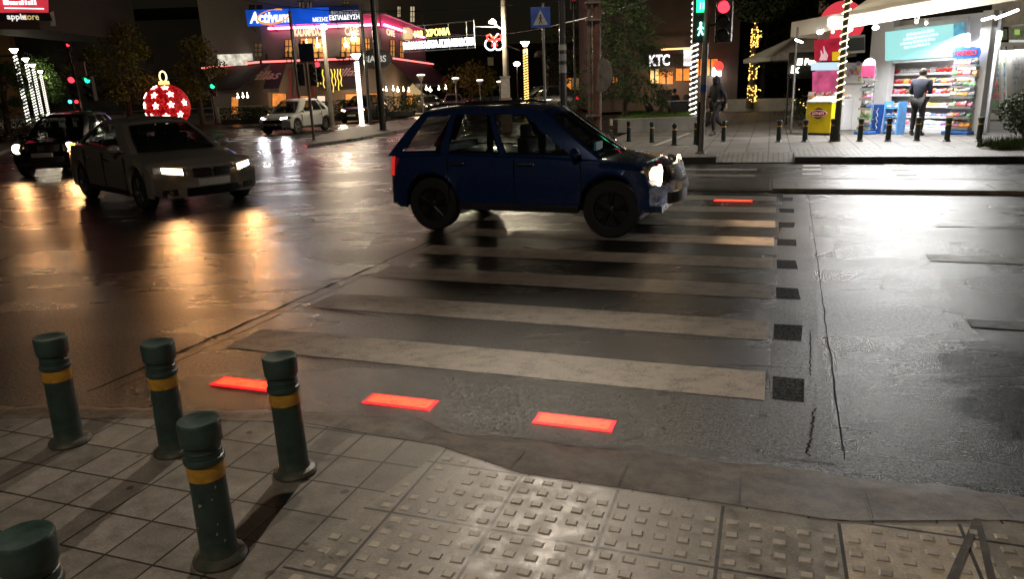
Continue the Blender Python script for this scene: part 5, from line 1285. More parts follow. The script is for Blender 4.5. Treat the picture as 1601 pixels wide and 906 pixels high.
b = G(491, 219, .11); b.z = .11; t = pole('side_signal', 'signal pole with dark heads and blue square plate in front of the white crossover', 'traffic light', b, AT(480, 68, b.y).z, .05, .045, M('dull_pole', (.16,.12,.11), .5))
c = AT(479, 82, b.y-.1); mb = MB(); mb.obox(c - V(.27,0,.32), V(.54,0,0), V(0,.03,0), V(0,0,.64)); obj('blue_plate', mb, M('plate_navy', (.006,.014,.05), .4), t, bevel=.01)
sig_head(t, AT(470, 117, b.y-.1), .24, 3, .26, 0, [None,None,None]); sig_head(t, AT(489, 117, b.y-.1), .24, 3, .26, 0, [None,None,None])
sig_head(t, AT(497, 112, b.y+.5), .26, 3, .26, 0, [er, None, None], facing=V(.3,-1,0))
# left signals
b = AT(129, 185, 40); b.z = .1; t = pole('left_signal', 'signal post with red and green lights left of the olive tree', 'traffic light', b, AT(125, 98, 40).z - .1, .07, .06, mt_black)
sig_head(t, AT(114, 138, 39.9), .42, 3, .42, 0, [er, None, None], facing=V(.35,-1,0)); sig_head(t, AT(139, 138, 39.9), .42, 3, .42, 2, [eg, None, None], facing=V(-.2,-1,0))
for x, m_ in ((112, E('cyan_small', (.1,1,.8), 3)), (122, er)):
    c = AT(x, 162, 39.6); mb = MB(); mb.box(c, (.26,.2,.45)); s_ = obj('repeater', mb, mt_black, t); mb = MB(); mb.cyl(c + V(0,-.1,.1), c + V(0,-.13,.1), .09, None, 12); obj('lens', mb, m_, s_)
mb = MB(); c = AT(126, 108, 39.8); mb.box(c, (.5,.1,.75)); obj('sign_back', mb, M('sign_back_brown', (.2,.13,.11), .5), t)
c = AT(107, 74, 42); b = V(c.x, c.y, .1); t = pole('warning_light_post', 'high small red signal above the left traffic lights', 'traffic light', b, c.z-.2, .05, .04, mt_black); sig_head(t, c, .22, 2, .24, 0, [er, None])
c = AT(225, 3, 30)
b = AT(335, 170, 48); b.z = .1; t = pole('green_signal', 'small green pedestrian signal in front of the left cafe windows', 'traffic light', b, AT(333,130,48).z, .06, .05, mt_black); sig_head(t, AT(333, 140, 47.9), .36, 2, .4, 0, [eg, None])
# far overhead signal, red
c = AT(897, 2, 40); t = pole('overhead_signal', 'far signal post whose red light shows near the top beside the pole', 'traffic light', V(c.x, c.y, .1), c.z, .06, .05, mt_black); sig_head(t, c, .34, 2, .36, 0, [er, None])
# y shaped path lamps
for i, (x, y, Y) in enumerate(((658, 118, 46), (712, 123, 52), (750, 126, 56), (781, 128, 60))):
    c = AT(x, y, Y); b = V(c.x, c.y, .1); t = thing('funnel_lamp', 'funnel headed path lamp, %s of the four right of the cafe' % names_row[i].replace('top', 'first'), 'street lamp', b, 'funnel lamps along the path')
    mb = MB(); mb.cyl(b, c - Z*.3, .05, .04, 8); obj('pole', mb, mt_steel, t)
    mb = MB(); mb.lathe([(.06,-.32),(.1,-.3),(.2,-.02),(.2,0)], c, 10); obj('funnel', mb, M('funnel_grey', (.3,.28,.25), .4), t, True)
    mb = MB(); mb.lathe([(.24,.0),(.24,.05),(.1,.08)], c, 12); obj('lamp_disc', mb, E('path_lamp', (1,.86,.66), 5), t, True)
for i, (x, y, Y) in enumerate(((808, 100, 70),)):
    c = AT(x, y, Y); b = V(c.x, c.y, .1); t = thing('far_lamp', 'small far street lamp left of the golden lamp post', 'street lamp', b); mb = MB(); mb.cyl(b, c, .07, .05, 8); obj('pole', mb, mt_steel, t); mb = MB(); mb.sph(c, (.3,.3,.2), 10, 6); obj('lamp', mb, mt_lamp, t, True)

# christmas banner over the street
ba, bb = AT(631, 72, 37), AT(742, 64, 34); rr = (bb-ba).normalized()
t = thing('festive_banner', 'lit street banner with golden upper and white lower Greek lettering', 'illuminated banner', ba)
mb = MB(); zt1 = Z*.95
for o_ in (Z*-.28, Z*.28, Z*.85): mb.cyl(ba + o_, bb + o_, .02, None, 6)
for q in (0, .33, .66, .9, 1): p = ba.lerp(bb, q); mb.cyl(p - Z*.28, p + Z*.85, .02, None, 6)
obj('frame', mb, mt_steel, t)
obj('white_lettering', text_mb('Ν.ΦΙΛΑΔΕΛΦΕΙΑ-Ν.ΧΑΛΚΗΔΟΝΑ', ba.lerp(bb, .5) - V(0,.05,0), rr, Z, (bb-ba).length, .36, .02, bold=.02), E('white_bulbs', (.95,.97,1), 4.0), t)
p = ba.lerp(bb, .43); obj('golden_lettering', text_mb('100  ΧΡΟΝΙΑ', p + Z*.5 - V(0,.05,0), rr, Z, 2.3, .32, .02, bold=.02), E('gold_bulbs', (1,.78,.2), 2.6), t)
mb = MB(); w1 = AT(793, 42, 34); mb.tube([bb + Z*.6, bb.lerp(w1, .5) + Z*.3, w1], .012, 4); obj('wire', mb, mt_steel, t)
# bells with red bow
c = AT(773, 66, 33.5); t = thing('bell_decoration', 'lit pair of white bells under a red bow beside the tall pole', 'christmas light', c)
for s_ in (-1, 1):
    mb = MB(); pr = []
    for i in range(17):
        a = 2*math.pi*i/16; pr.append(c + V(s_*.2 + .2*math.cos(a) + s_*.04*math.sin(a), 0, -.12 + .24*math.sin(a)*(1 if math.sin(a) > 0 else .8)))
    mb.tube(pr, .035, 5); obj('bell_outline', mb, E('bell_white', (.85,.9,1), 3.5), t)
mb = MB(); 
for s_ in (-1, 1): mb.tube([c + V(0,-.05,.12), c + V(s_*.18,-.05,.32), c + V(s_*.32,-.05,.28), c + V(s_*.28,-.05,.1), c + V(0,-.05,.1)], .05, 5); mb.tube([c + V(0,-.05,.1), c + V(s_*.12,-.05,-.16)], .04, 5)
obj('bow', mb, E('bow_red', (1,.05,.03), 2.5), t)
# red bauble
c = AT(262, 166, 45); c.z = max(c.z, 1.36); t = thing('giant_bauble', 'giant red lit bauble with white stars and golden loop on top', 'christmas decoration', V(c.x, c.y, .1))
rb = 1.27
mt_ball, bnt, bbs = newmat('bauble_red'); vb = N(bnt, 'ShaderNodeTexVoronoi'); vb.inputs['Scale'].default_value = 9; bnt.links.new(coords(bnt), vb.inputs['Vector'])
bnt.links.new(ramp(bnt, vb.outputs['Distance'], [(.1,(1,.07,.04)),(.35,(.5,.006,.008)),(.7,(.16,.0,.003))]).outputs[0], bbs.inputs['Emission Color']); bbs.inputs['Emission Strength'].default_value = .9; bbs.inputs['Base Color'].default_value = (.4,.01,.01,1)
mb = MB(); mb.sph(c, rb, 40, 24); ball = obj('ball', mb, mt_ball, t, True)
for el, az in ((30,-55),(30,-5),(32,42),(6,-80),(4,-42),(2,0),(4,38),(8,76),(-24,-62),(-26,-20),(-26,22),(-22,60),(-50,-30),(-50,10),(58,-25),(55,30)):
    e_, a_ = R(el), R(az-5); n_ = V(math.cos(e_)*math.sin(a_), -math.cos(e_)*math.cos(a_), math.sin(e_)); u_ = Z.cross(n_).normalized(); v_ = n_.cross(u_)
    pr = [c + n_*(rb+.012) + (u_*math.cos(2*math.pi*k/10 + math.pi/2) + v_*math.sin(2*math.pi*k/10 + math.pi/2))*(.2 if k % 2 == 0 else .09) for k in range(10)]
    mb = MB(); mb.tube(pr + [pr[0]], .028, 4); mb.add([p - n_*.004 for p in pr], [tuple(range(10))]); obj('star', mb, E('star_white', (1,.72,.62), 4) if 'star_white' not in bpy.data.materials else bpy.data.materials['star_white'], ball)
mb = MB(); mb.cyl(c + Z*(rb-.02), c + Z*(rb+.16), .3, .28, 14); obj('neck', mb, mt_rope_y, t)
mb = MB(); mb.tube([c + Z*(rb+.42) + V(.2*math.cos(a*.4), 0, .3*math.sin(a*.4)) for a in range(17)], .045, 6); obj('loop', mb, E('loop_gold', (1,.85,.4), 2.5), t)
mb = MB(); mb.cyl(V(c.x,c.y,.1), V(c.x,c.y,c.z-rb+.1), .7, .5, 20); obj('base', mb, mt_trim, t)

# ================================================================ buildings
mt_render = M('facade_render', (.24,.2,.17), .7, 0, .12, 2, .1)
mt_dkfac = M('dark_facade', (.035,.03,.026), .7, 0, .2, 1.5)
mt_winw = E('warm_window', (1,.42,.10), .75, 2.2); mt_wino = E('orange_window', (1,.32,.05), .9, 3); mt_dim = E('dim_window', (.55,.4,.2), .12, 3)
mt_neon = E('pink_neon', (1,.22,.42), 14); mt_neon2 = E('salmon_neon', (1,.20,.18), 2.2)
cafe = thing('cafe_building', 'corner cafe building with pink neon bands, blue roof sign and brown awnings', 'building', AT(515, 190, 52))
A = AT(335, 190, 59); B = AT(424, 190, 52); Cc = AT(606, 190, 52); D = AT(672, 190, 68)
for q in (A, B, Cc, D): q.z = .14
FA, FB, FC = plane(A, B), plane(B, Cc), plane(Cc, D)
HT = 16.0
mb = MB(); mb.prism([(A.x,A.y),(B.x,B.y),(Cc.x,Cc.y),(D.x,D.y),(D.x-4,D.y+12),(A.x,A.y+22)], .14, HT); obj('wall', mb, mt_render, cafe)
def pan(f, x0, y0, x1, y1, off, t_, mt_, nm, par=None, y2=None, y3=None):
    mb = MB(); panel(mb, f, x0, y0, x1, y1, off, t_, y2, y3); return obj(nm, mb, mt_, par or cafe)
# neon bands
zl = 3.95; zu = 6.05
def band(p, q, z, r_, mt_, nm, out=.1, trim=(0,1)):
    d = (q-p).normalized(); nn_ = V(d.y, -d.x, 0); a = p.lerp(q, trim[0]) + nn_*out; b = p.lerp(q, trim[1]) + nn_*out; mb = MB(); mb.cyl(V(a.x,a.y,z), V(b.x,b.y,z), r_, None, 6); return obj(nm, mb, mt_, cafe)
for k, (p, q, o_, tr) in enumerate(((A, B, .35, (0,1)), (B, Cc, .35, (0,1)), (Cc, D, .35, (0,1.1)))):
    d = (q-p).normalized(); nn_ = V(d.y,-d.x,0)
    mb = MB(); mb.obox(V(p.x,p.y,zl-.15), (q-p), nn_*.3, Z*.3); obj('cornice', mb, mt_dkfac, cafe)
    band(p, q, zl, .065, mt_neon2, 'neon_tube', .36, tr)
mt_pinkwall = M('pink_fascia', (.6,.12,.25), .6, 0, .1, 3)
for p, q, tr in ((B, Cc, (.08,1)), (Cc, D, (0,.92))):
    d = (q-p).normalized(); nn_ = V(d.y,-d.x,0); a = p.lerp(q, tr[0]); b = p.lerp(q, tr[1])
    mb = MB(); mb.obox(V(a.x,a.y,zu-.1), (b-a), nn_*.12, Z*.75); obj('fascia', mb, mt_pinkwall, cafe)
    mb = MB(); mb.obox(V(a.x,a.y,zu+.66), (b-a), nn_*.45, Z*.1); obj('ledge', mb, mt_render, cafe)
    band(a, b, zu, .07, mt_neon, 'neon_tube', .3)
# upper floor windows
ws = [(FB, 446, 62, 457, 92, mt_winw), (FB, 470, 60, 508, 93, mt_winw), (FB, 534, 58, 563, 94, mt_winw), (FB, 571, 60, 578, 84, mt_winw), (FC, 611, 62, 617, 90, mt_winw), (FC, 626, 64, 631, 90, mt_winw), (FB, 398, 68, 409, 88, mt_dim), (FB, 390, 8, 397, 14, mt_dkfac), (FB, 402, 8, 409, 14, mt_dkfac), (FB, 467, 3, 476, 12, mt_dim), (FB, 480, 3, 488, 12, mt_dim), (FC, 622, 10, 626, 26, E('pale_window', (1,.8,.5), .5)), (FC, 642, 10, 648, 34, E('pale_window2', (1,.8,.5), .5)), (FB, 537, -8, 545, 6, mt_dim)]
for f, x0, y0, x1, y1, m_ in ws:
    wn = pan(f, x0-1, y0-1, x1+1, y1+1, .04, .06, mt_dkfac, 'window'); pan(f, x0, y0, x1, y1, .06, .03, m_, 'pane', wn)
    mb = MB(); a = f((x0+x1)/2, y1, .09); b = f((x0+x1)/2, y0, .09)
    nv = 1 if x1-x0 < 14 else 3
    for k in range(nv):
        xx = lerp(x0, x1, (k+1)/(nv+1)); a = f(xx, y1, .08); b = f(xx, y0, .08); mb.cyl(a, b, .035, None, 5)
    for k in range(2 if y1-y0 > 12 else 0): yy = lerp(y0, y1, (k+1)/3); mb.cyl(f(x0, yy, .08), f(x1, yy, .08), .03, None, 5)
    obj('glazing_bars', mb, mt_dkfac, wn)
for x, y in ((480, 73), (497, 71), (541, 70), (551, 61), (556, 61)):
    mb = MB(); c = FB(x, y, .35); mb.sph(c, .13, 10, 6); mb.cyl(c, c + Z*.5, .012, None, 4); obj('pendant_lamp', mb, mt_lamp, cafe)
for x, y in ((448, 90), (455, 90), (495, 91), (530, 91), (537, 91), (546, 89)):
    mb = MB(); c = FB(x, y, .4); mb.box(c, (.35,.3,.1)); mb.box(c + V(.14,0,.22), (.05,.3,.45)); mb.box(c - Z*.2, (.06,.06,.35)); obj('terrace_chair', mb, mt_black, cafe)
# signs
def sign_text(s, f, x0, x1, y, h, off, mt_, nm, shear=0, bold=.01, par=None, tilt=0):
    a, b = f(x0, y, off), f(x1, y+tilt, off); c = a.lerp(b, .5); wd = (V(b.x,b.y,0)-V(a.x,a.y,0)).length
    r_ = (V(b.x,b.y,0)-V(a.x,a.y,0)).normalized(); return obj(nm, text_mb(s, c, r_, Z, wd, h, .02, shear, bold), mt_, par or cafe)
zs0, zs1 = FB(460, 38, .8).z, FB(460, 13, .8).z
def bp(x0, x1, mt_, nm, t_=.25):
    a, b = FB(x0, 25, .9), FB(x1, 25, .9); mb = MB(); mb.obox(V(a.x,a.y,zs0), V(b.x-a.x,b.y-a.y,0), V(0,t_,0), Z*(zs1-zs0)); return obj(nm, mb, mt_, cafe)
s1 = bp(385, 451, E('blue_sign_glow', (.01,.14,.95), .85, .6), 'billboard'); s2 = bp(454, 514, E('blue_sign_glow2', (.008,.12,.9), .7, .35), 'billboard'); s3 = bp(516, 566, E('navy_sign', (.006,.02,.12), .35, 1), 'billboard')
zm = (zs0+zs1)/2
c = FB(421, 25, 1.0); c.z = zm; obj('white_lettering', text_mb('Activum', c, V(1,0,0), Z, 2.65, .72, .03, .25, .03), E('sign_white_glow', (1,1,1), 1.4), s1)
mb = MB(); pr = []; rr_ = []
for i in range(29):
    a = R(55 + 305*i/28); pr.append(c + V(1.05*math.cos(a) + .28, -.06, .42*math.sin(a) + .02 + .12*math.cos(a))); rr_.append(.015 + .06*abs(math.sin((a-.9)/2))**3 if i > 2 else .05)
mb.tube(pr, rr_, 5); obj('orange_swoosh', mb, E('sign_orange', (1,.36,.02), 1.0), s1)
c = FB(505, 28, 1.0); c.z = zm - .15; obj('lettering', text_mb('ΜΕΣΗΣ', FB(501, 30, 1.02), V(1,0,0), Z, 1.0, .26, .02, 0, .02), bpy.data.materials['sign_white_glow'], s2)
c = FB(541, 19, 1.02); obj('grey_lettering', text_mb('ΦΡΟΝΤΙΣΤΗΡΙΑ', c, V(1,0,0), Z, 2.0, .26, .02), E('sign_grey_glow', (.6,.6,.62), .45), s3)
c = FB(541, 26.5, 1.02); obj('lettering', text_mb('ΕΚΠΑΙΔΕΥΣΗΣ', c, V(1,0,0), Z, 2.2, .3, .02, 0, .02), bpy.data.materials['sign_white_glow'], s3)
mb = MB(); 
for x in (392, 425, 460, 490, 525, 560): a = FB(x, 40, .9); mb.cyl(V(a.x, a.y+.1, zs0), V(a.x, a.y+.9, zs0-.3), .04, None, 6)
obj('sign_brackets', mb, mt_black, cafe)
mg = E('cream_letters', (1,.82,.5), 1.2)
sign_text('KALAMPIDAZ', FB, 460, 504, 50, .48, .3, mg, 'cafe_lettering', 0, .03); sign_text('CAFE', FB, 539, 561, 48, .55, .3, mg, 'cafe_lettering', 0, .03)
sign_text('CAFE', FC, 600.5+4, 617, 49, .42, .3, mg, 'cafe_lettering', 0, .02, tilt=4)
mb = MB(); c = FC(636, 53, .35); mb.sph(c, (.5,.3,.5), 14, 8); obj('round_emblem', mb, E('emblem_gold', (.9,.7,.35), .8), cafe, True)
# oval sign at the corner
c = FB(586, 92, 2.2); mb = MB(); mb.lathe([(1.0,0),(1.0,.1)], V(0,0,0), 30); mb.v = [V(c.x + v.x*1.15, c.y + v.z, c.z + v.y*.62) for v in mb.v]; ov = obj('oval_sign', mb, mt_black, cafe)
obj('oval_lettering', text_mb('BIA BS', c + V(0,-.08,0), V(1,0,0), Z, 1.5, .42, .02, .1, .02), E('oval_grey', (.8,.78,.7), .55), ov)
# awnings
mt_awn = M('awning_brown', (.028,.02,.016), .75, 0, .15, 4)
def awning(f, x0, x1, z1=3.75, z0=2.15, out=2.4, nm='awning'):
    a, b = f(x0, 110, .3), f(x1, 110, .3); a = V(a.x,a.y,0); b = V(b.x,b.y,0); n_ = f.n
    mb = MB(); mb.slab(a + Z*z1, b + Z*z1, b + n_*out + Z*z0, a + n_*out + Z*z0, Z, .04); o = obj(nm, mb, mt_awn, cafe)
    mb = MB(); mb.obox(a + n_*out + Z*(z0-.2), b-a, n_*.03, Z*.24); obj('valance', mb, M('valance_edge', (.16,.13,.11), .6), o)
    return a, b
awning(FA, 352, 423); awning(FB, 425, 449); awning(FB, 508, 572); awning(FC, 612, 676, out=1.6)
mt_scr = M('awning_script', (.62,.42,.36), .5)
def awtext(s, xc, w_, h_):
    p = FB(xc, 110, .3); sl = (V(0,-2.4,-1.6)).normalized(); up_ = -sl; c = V(p.x, p.y, 3.75) + sl*1.35; r_ = V(1,0,0); n_ = r_.cross(up_); return obj('awning_lettering', text_mb(s, c + n_*.07, r_, up_, w_, h_, .015, .45, .015), mt_scr, cafe)
awtext('Fillas', 422, 2.1, 1.0); awtext('illas', 551, 1.5, .95)
# shop fronts under the awnings
for f, x0, y0, x1, y1, m_ in ((FA, 362, 152, 372, 178, mt_wino), (FB, 426, 146, 447, 166, mt_wino), (FB, 470, 150, 482, 168, mt_winw), (FB, 496, 150, 508, 164, E('white_shop', (1,.8,.6), .9)), (FB, 540, 147, 560, 164, mt_winw), (FB, 575, 146, 590, 168, mt_winw), (FC, 616, 142, 628, 166, mt_dim), (FC, 636, 142, 650, 164, mt_wino)):
    wn = pan(f, x0-1, y0-1, x1+1, y1+1, .04, .06, mt_dkfac, 'shop_window'); pan(f, x0, y0, x1, y1, .06, .03, m_, 'pane', wn)
for i, (x, y, Y) in enumerate(((372, 152, 48), (380, 151, 48), (387, 151, 48), (597, 140, 49.5), (604, 141, 50), (615, 140, 50.5), (622, 141, 51), (631, 141, 52), (639, 142, 52), (667, 139, 54), (686, 139, 56), (697, 138, 57), (673, 141, 55))):
    c = AT(x, y, Y); mb = MB(); mb.sph(c, .07 if i not in (3,6,9,12) else .1, 8, 6); mb.cyl(c, c + Z*.25, .015, None, 4); obj('festoon_bulb', mb, mt_lamp, cafe)
point('cafe_glow', FB(540, 150, 1.5), 70, (1,.6,.3), .2); point('cafe_glow', FB(410, 150, 1.5), 40, (1,.6,.3), .2); point('cafe_glow', FC(650, 148, 1.5), 120, (1,.65,.35), .2)
for x0, x1 in ((451, 456), (462, 467), (486, 491)): pan(FB, x0, 106, x1, 165, .1, .1, M('reddish_column%d' % x0, (.35,.08,.1), .6), 'column')
pan(FB, 416, 84, 417.5, 103, .1, .1, mt_black, 'down_pipe')
mb = MB(); c = FA(378, 93, .5); mb.box(c, (3.2,.3,.75)); obj('canopy_lightbox', mb, E('lightbox_white', (1,.93,.75), .95, 3), cafe)
# fan shaped wall light
mb = MB(); c = FC(645, 130, .3); mb.add([c, c + V(-.8,-.1,-.9), c + V(.9,-.1,-.9)], [(0,1,2)]); obj('fan_light', mb, E('fan_glow', (1,.75,.35), .35), cafe)
# golden light curtain
c = AT(513, 108, 43); t = thing('light_curtain', 'golden curtain of fairy lights hanging by the pale lamp column', 'christmas light', c)
for k in range(9):
    x = -.65 + k*.165; L_ = rnd.uniform(.7,1.5)*(1.2-abs(x)*.6); mb = MB(); mb.tube([c + V(x + .03*math.sin(j*1.3+k), 0, -L_*j/9) for j in range(10)], .03, 4); obj('light_string', mb, E('curtain_gold', (1,.68,.08), 1.6) if 'curtain_gold' not in bpy.data.materials else bpy.data.materials['curtain_gold'], t)
mb = MB(); mb.cyl(c + V(-.75,0,.02), c + V(.75,0,.02), .02, None, 5); obj('support_wire', mb, mt_black, t)

# billboard building at the top left
bA, bB = AT(-60, 200, 36), AT(88, 200, 38); bA.z = bB.z = .1; t = thing('shop_building', 'building at the top left with red and black lit shop sign and orange lower wall', 'building', bA)
fb = plane(bA, bB); zb = fb(40, 45, 0).z
mb = MB(); mb.obox(V(bA.x,bA.y+.3,zb), bB-bA, V(0,10,0), Z*8); obj('upper_wall', mb, M('brown_wall', (.035,.028,.022), .7), t)
bC = AT(40, 200, 92); mb = MB(); mb.obox(V(bC.x-30, bC.y+2, .1), V(29,0,0), V(0,8,0), Z*11); obj('orange_wall', mb, M('orange_wall', (.36,.2,.09), .7), t)
for k, y in enumerate((88, 102)): p = AT(20, y, 93); mb = MB(); mb.obox(V(bC.x-30, bC.y+1.6, p.z), V(29.3,0,0), V(0,.4,0), Z*.2); obj('cornice', mb, mt_dkfac, t)
mb = MB(); a, b, c_, d_ = fb(-60, 19, .3), fb(76, 19, .3), fb(74, -60, .3), fb(-60, -60, .3); mb.slab(a, b, c_, d_, -fb.n, .2); rs_ = obj('red_sign', mb, E('red_sign_glow', (.85,.05,.08), .85, .5), t)
mb = MB(); a, b, c_, d_ = fb(-60, 32, .32), fb(82, 32, .32), fb(77, 19.5, .32), fb(-60, 19.5, .32); mb.slab(a, b, c_, d_, -fb.n, .2); bs2 = obj('black_sign', mb, M('sign_black', (.012,.012,.02), .4), t)
r_ = fb.d if fb.d.x > 0 else -fb.d
obj('white_lettering', text_mb('apple', fb(26, 27, .36), r_, Z, .78, .34, .015, 0, .02), E('sign_w', (1,.95,.9), 1.0), bs2); obj('golden_lettering', text_mb('store', fb(47, 26.5, .36), r_, Z, .72, .24, .015, 0, .01), E('sign_g', (.8,.6,.25), .8), bs2)
mb = MB()
for k in range(11): p = fb(6 + k*4.8, 7, .38); mb.obox(p, r_*.12*rnd.uniform(.6,1), fb.n*.02, Z*rnd.uniform(.14,.22))
obj('blurred_lettering', mb, E('sign_w2', (1,.85,.85), 2.4), rs_)
mb = MB(); p = fb(7, 13, .37); mb.obox(p, r_*1.6, fb.n*.02, Z*.04); obj('white_rule', mb, bpy.data.materials['sign_w2'], rs_)
mb = MB(); mb.slab(fb(79, 40, .1), fb(88, 40, .1), fb(84, 17, .1), fb(78, 19, .1), -fb.n, .1); obj('white_edge_panel', mb, M('edge_white', (.5,.5,.52), .5), t)

# shops behind the plaza
sA, sB = AT(930, 200, 44), AT(1150, 200, 44); sA.z = sB.z = ZF; fz = plane(sA, sB)
t = thing('plaza_shops', 'dim brown building behind the planter with orange lit shop windows and white sign', 'building', sA)
mb = MB(); mb.obox(sA, sB-sA, V(0,9,0), Z*9); obj('wall', mb, M('plaza_wall', (.10,.08,.07), .7, 0, .2, 1), t)
for x0, y0, x1, y1, m_, nm in ((1017, 108, 1030, 130, E('yellow_shop_light', (1,.68,.25), 1.4, 3), 'shop_window'), (1031, 112, 1052, 131, mt_wino, 'shop_window'), (1057, 107, 1078, 126, mt_wino, 'shop_window'), (1090, 92, 1098, 118, mt_wino, 'shop_window'), (1100, 92, 1122, 118, mt_wino, 'shop_window'), (958, 120, 966, 130, mt_wino, 'shop_window'), (894, 122, 905, 140, mt_dim, 'shop_window')):
    wn = pan(fz, x0-1, y0-1, x1+1, y1+1, .04, .06, mt_black, nm, t); pan(fz, x0, y0, x1, y1, .06, .03, m_, 'pane', wn)
    mb = MB(); mb.cyl(fz((x0+x1)/2, y1, .09), fz((x0+x1)/2, y0, .09), .04, None, 5); obj('glazing_bar', mb, mt_black, wn)
pan(fz, 1014, 84, 1072, 105, .35, .3, mt_black, 'fascia', t); mb = MB(); mb.cyl(fz(1034, 77, .5), fz(1082, 75, .5), .05, None, 5); obj('light_strip', mb, E('strip_amber', (1,.55,.2), 2.2), t)
sign_text('KTC', fz, 1015, 1047, 94, .62, .4, E('white_sign_letters', (.95,.95,1), 1.6), 'sign_lettering', par=t, bold=.03)
pan(fz, 1069, 77, 1081, 103, .4, .05, E('white_lightbox', (.9,.92,1), 1.4, 4), 'lightbox', t)
c = fz(1123, 104, .5); mb = MB(); mb.sph(c, .3, 8, 6); obj('red_light', mb, E('red_spot', (1,.04,.03), 2.5), t)
c = fz(1121, 112, .5); mb = MB(); mb.box(c, (.4,.2,.5)); obj('white_light', mb, mt_lampw, t)
point('shop_glow', fz(1060, 128, 1.6), 120, (1,.6,.35), .2)
# far orange building
pA, pB = AT(860, 190, 66), AT(960, 190, 66); pA.z = pB.z = .1; fo = plane(pA, pB); t = thing('far_house', 'far low building with a small orange lit window behind the label banded pole', 'building', pA)
mb = MB(); mb.obox(pA, pB-pA, V(0,6,0), Z*4.2); obj('wall', mb, M('far_wall', (.08,.06,.04), .7), t); mb = MB(); mb.prism([(pA.x-1,pA.y-1),(pB.x+1,pB.y-1),(pB.x+1,pB.y+7),(pA.x-1,pA.y+7)], 4.3, 4.6); obj('roof', mb, M('far_roof', (.12,.1,.08), .7), t)
wn = pan(fo, 878, 121, 897, 142, .04, .06, mt_black, 'window', t); pan(fo, 880, 122, 896, 140, .06, .03, mt_wino, 'pane', wn)
# dark blocks that close the street
for i, (x, Y, w_, h_, lab) in enumerate(((150, 95, 30, 11, 'dark apartment block far behind the traffic lights'), (255, 110, 26, 14, 'dark apartment block far behind the red bauble'), (760, 120, 34, 8, 'low dark block closing the far street'), (1180, 75, 22, 12, 'dark block far behind the gold lit tree'))):
    p = AT(x, 160, Y); p.z = 0; t = thing('apartment_block', lab, 'building', p); mb = MB(); mb.obox(p - V(w_/2,0,0), V(w_,0,0), V(0,12,0), Z*h_); obj('wall', mb, mt_dkfac, t)
    for k in range(5):
        q = p + V(rnd.uniform(-.42,.42)*w_, -.02, rnd.uniform(.3,.85)*h_); mb = MB(); mb.box(q, (.9,.06,1.2)); obj('window', mb, mt_dim if k < 1 else mt_glass, t)
# low plaza wall, lit trunk, parasol, neon sign
a, b = AT(1128, 168, 39), AT(1245, 168, 37); a.z = b.z = ZF; mb = MB(); wall_run(mb, a, b, .4, ZF, ZF+.62); tag(obj('low_wall', mb, mc, bevel=.02), 'low concrete wall beyond the plaza behind the canopy post', 'wall')
b = AT(1172, 160, 38); b.z = .3; t = thing('lit_trunk_tree', 'tree trunk wound with golden fairy lights beyond the plaza', 'tree', b)
mb = MB(); mb.tube([b, b + V(.1,0,1.8), b + V(.05,0,3.4), b + V(.25,0,5)], [.2,.15,.11,.05], 8); mb.tube([b + V(.05,0,2.6), b + V(.5,0,3.6)], [.07,.03], 6); obj('trunk', mb, mt_bark, t, True)
mb = MB(); rg = random.Random(4)
for k in range(230):
    z = rg.choice([rg.uniform(.3,1.1), rg.uniform(1.3,2.6), rg.uniform(2.9,3.8)]) if k < 215 else rg.uniform(2.6,4.6); a_ = rg.uniform(0,6.28); q = b + V(.08 + (.22-.02*z)*math.cos(a_) + (rg.uniform(0,.5) if k % 12 == 0 else 0), (.2)*math.sin(a_)-.02, z); s_ = rg.uniform(.022,.04)
    mb.sph(q, s_, 5, 3)
o_ = obj('fairy_lights', mb, mt_yel_dot, t); o_['kind'] = 'stuff'
mb = MB(); rg = random.Random(14)
for k in range(1800):
    d = V(rg.gauss(0,1), rg.gauss(0,1), rg.gauss(0,1)).normalized()*(rg.random()**.4); leaf(mb, b + V(.2 + d.x*1.6, d.y*1.5, 5.3 + d.z*1.3), rg.uniform(.15,.3), rg)
obj('crown', mb, lf_dark, t)
c = AT(1236, 66, 31); bz = V(c.x+.3, c.y, ZF); t = thing('parasol', 'large pale square parasol beyond the left canopy post', 'parasol', bz)
mb = MB(); W_ = 1.65; base_z = AT(1180, 91, 31).z; top = V(bz.x, bz.y, base_z + .85); cs_ = [V(bz.x-W_, bz.y-W_, base_z), V(bz.x+W_, bz.y-W_, base_z+.05), V(bz.x+W_, bz.y+W_, base_z), V(bz.x-W_, bz.y+W_, base_z)]
mb.add(cs_ + [top] + [q - Z*.16 for q in cs_], [(0,1,4),(1,2,4),(2,3,4),(3,0,4),(0,5,6,1),(1,6,7,2),(2,7,8,3),(3,8,5,0)]); obj('cover', mb, M('parasol_cloth', (.3,.3,.26), .7), t)
mb = MB(); mb.cyl(bz, top, .035, None, 8); mb.cyl(bz, bz+Z*.1, .35, .3, 14); obj('pole', mb, mt_steel, t)
c = AT(1258, 102, 27); t = thing('neon_sign', 'white glowing script sign hanging in the dark left of the kiosk', 'sign', c)
mb = MB(); mb.box(c + V(0,.1,0), (1.1,.05,.9)); obj('backboard', mb, mt_black, t); ng = E('neon_white', (1,.93,.72), 5)
obj('upper_lettering', text_mb('El Pom', c + V(.1,0,.12), V(1,0,0), Z, .75, .22, .01, .1, .03), ng, t); obj('lower_lettering', text_mb('lx', c + V(-.32,0,-.12), V(1,0,0), Z, .3, .26, .01, .1, .04), ng, t)
mb = MB(); mb.cyl(c + V(-.5,.1,-.4), V(c.x-.5, c.y+.1, ZF), .03, None, 6); mb.cyl(c + V(.5,.1,-.4), V(c.x+.5, c.y+.1, ZF), .03, None, 6); obj('posts', mb, mt_black, t)
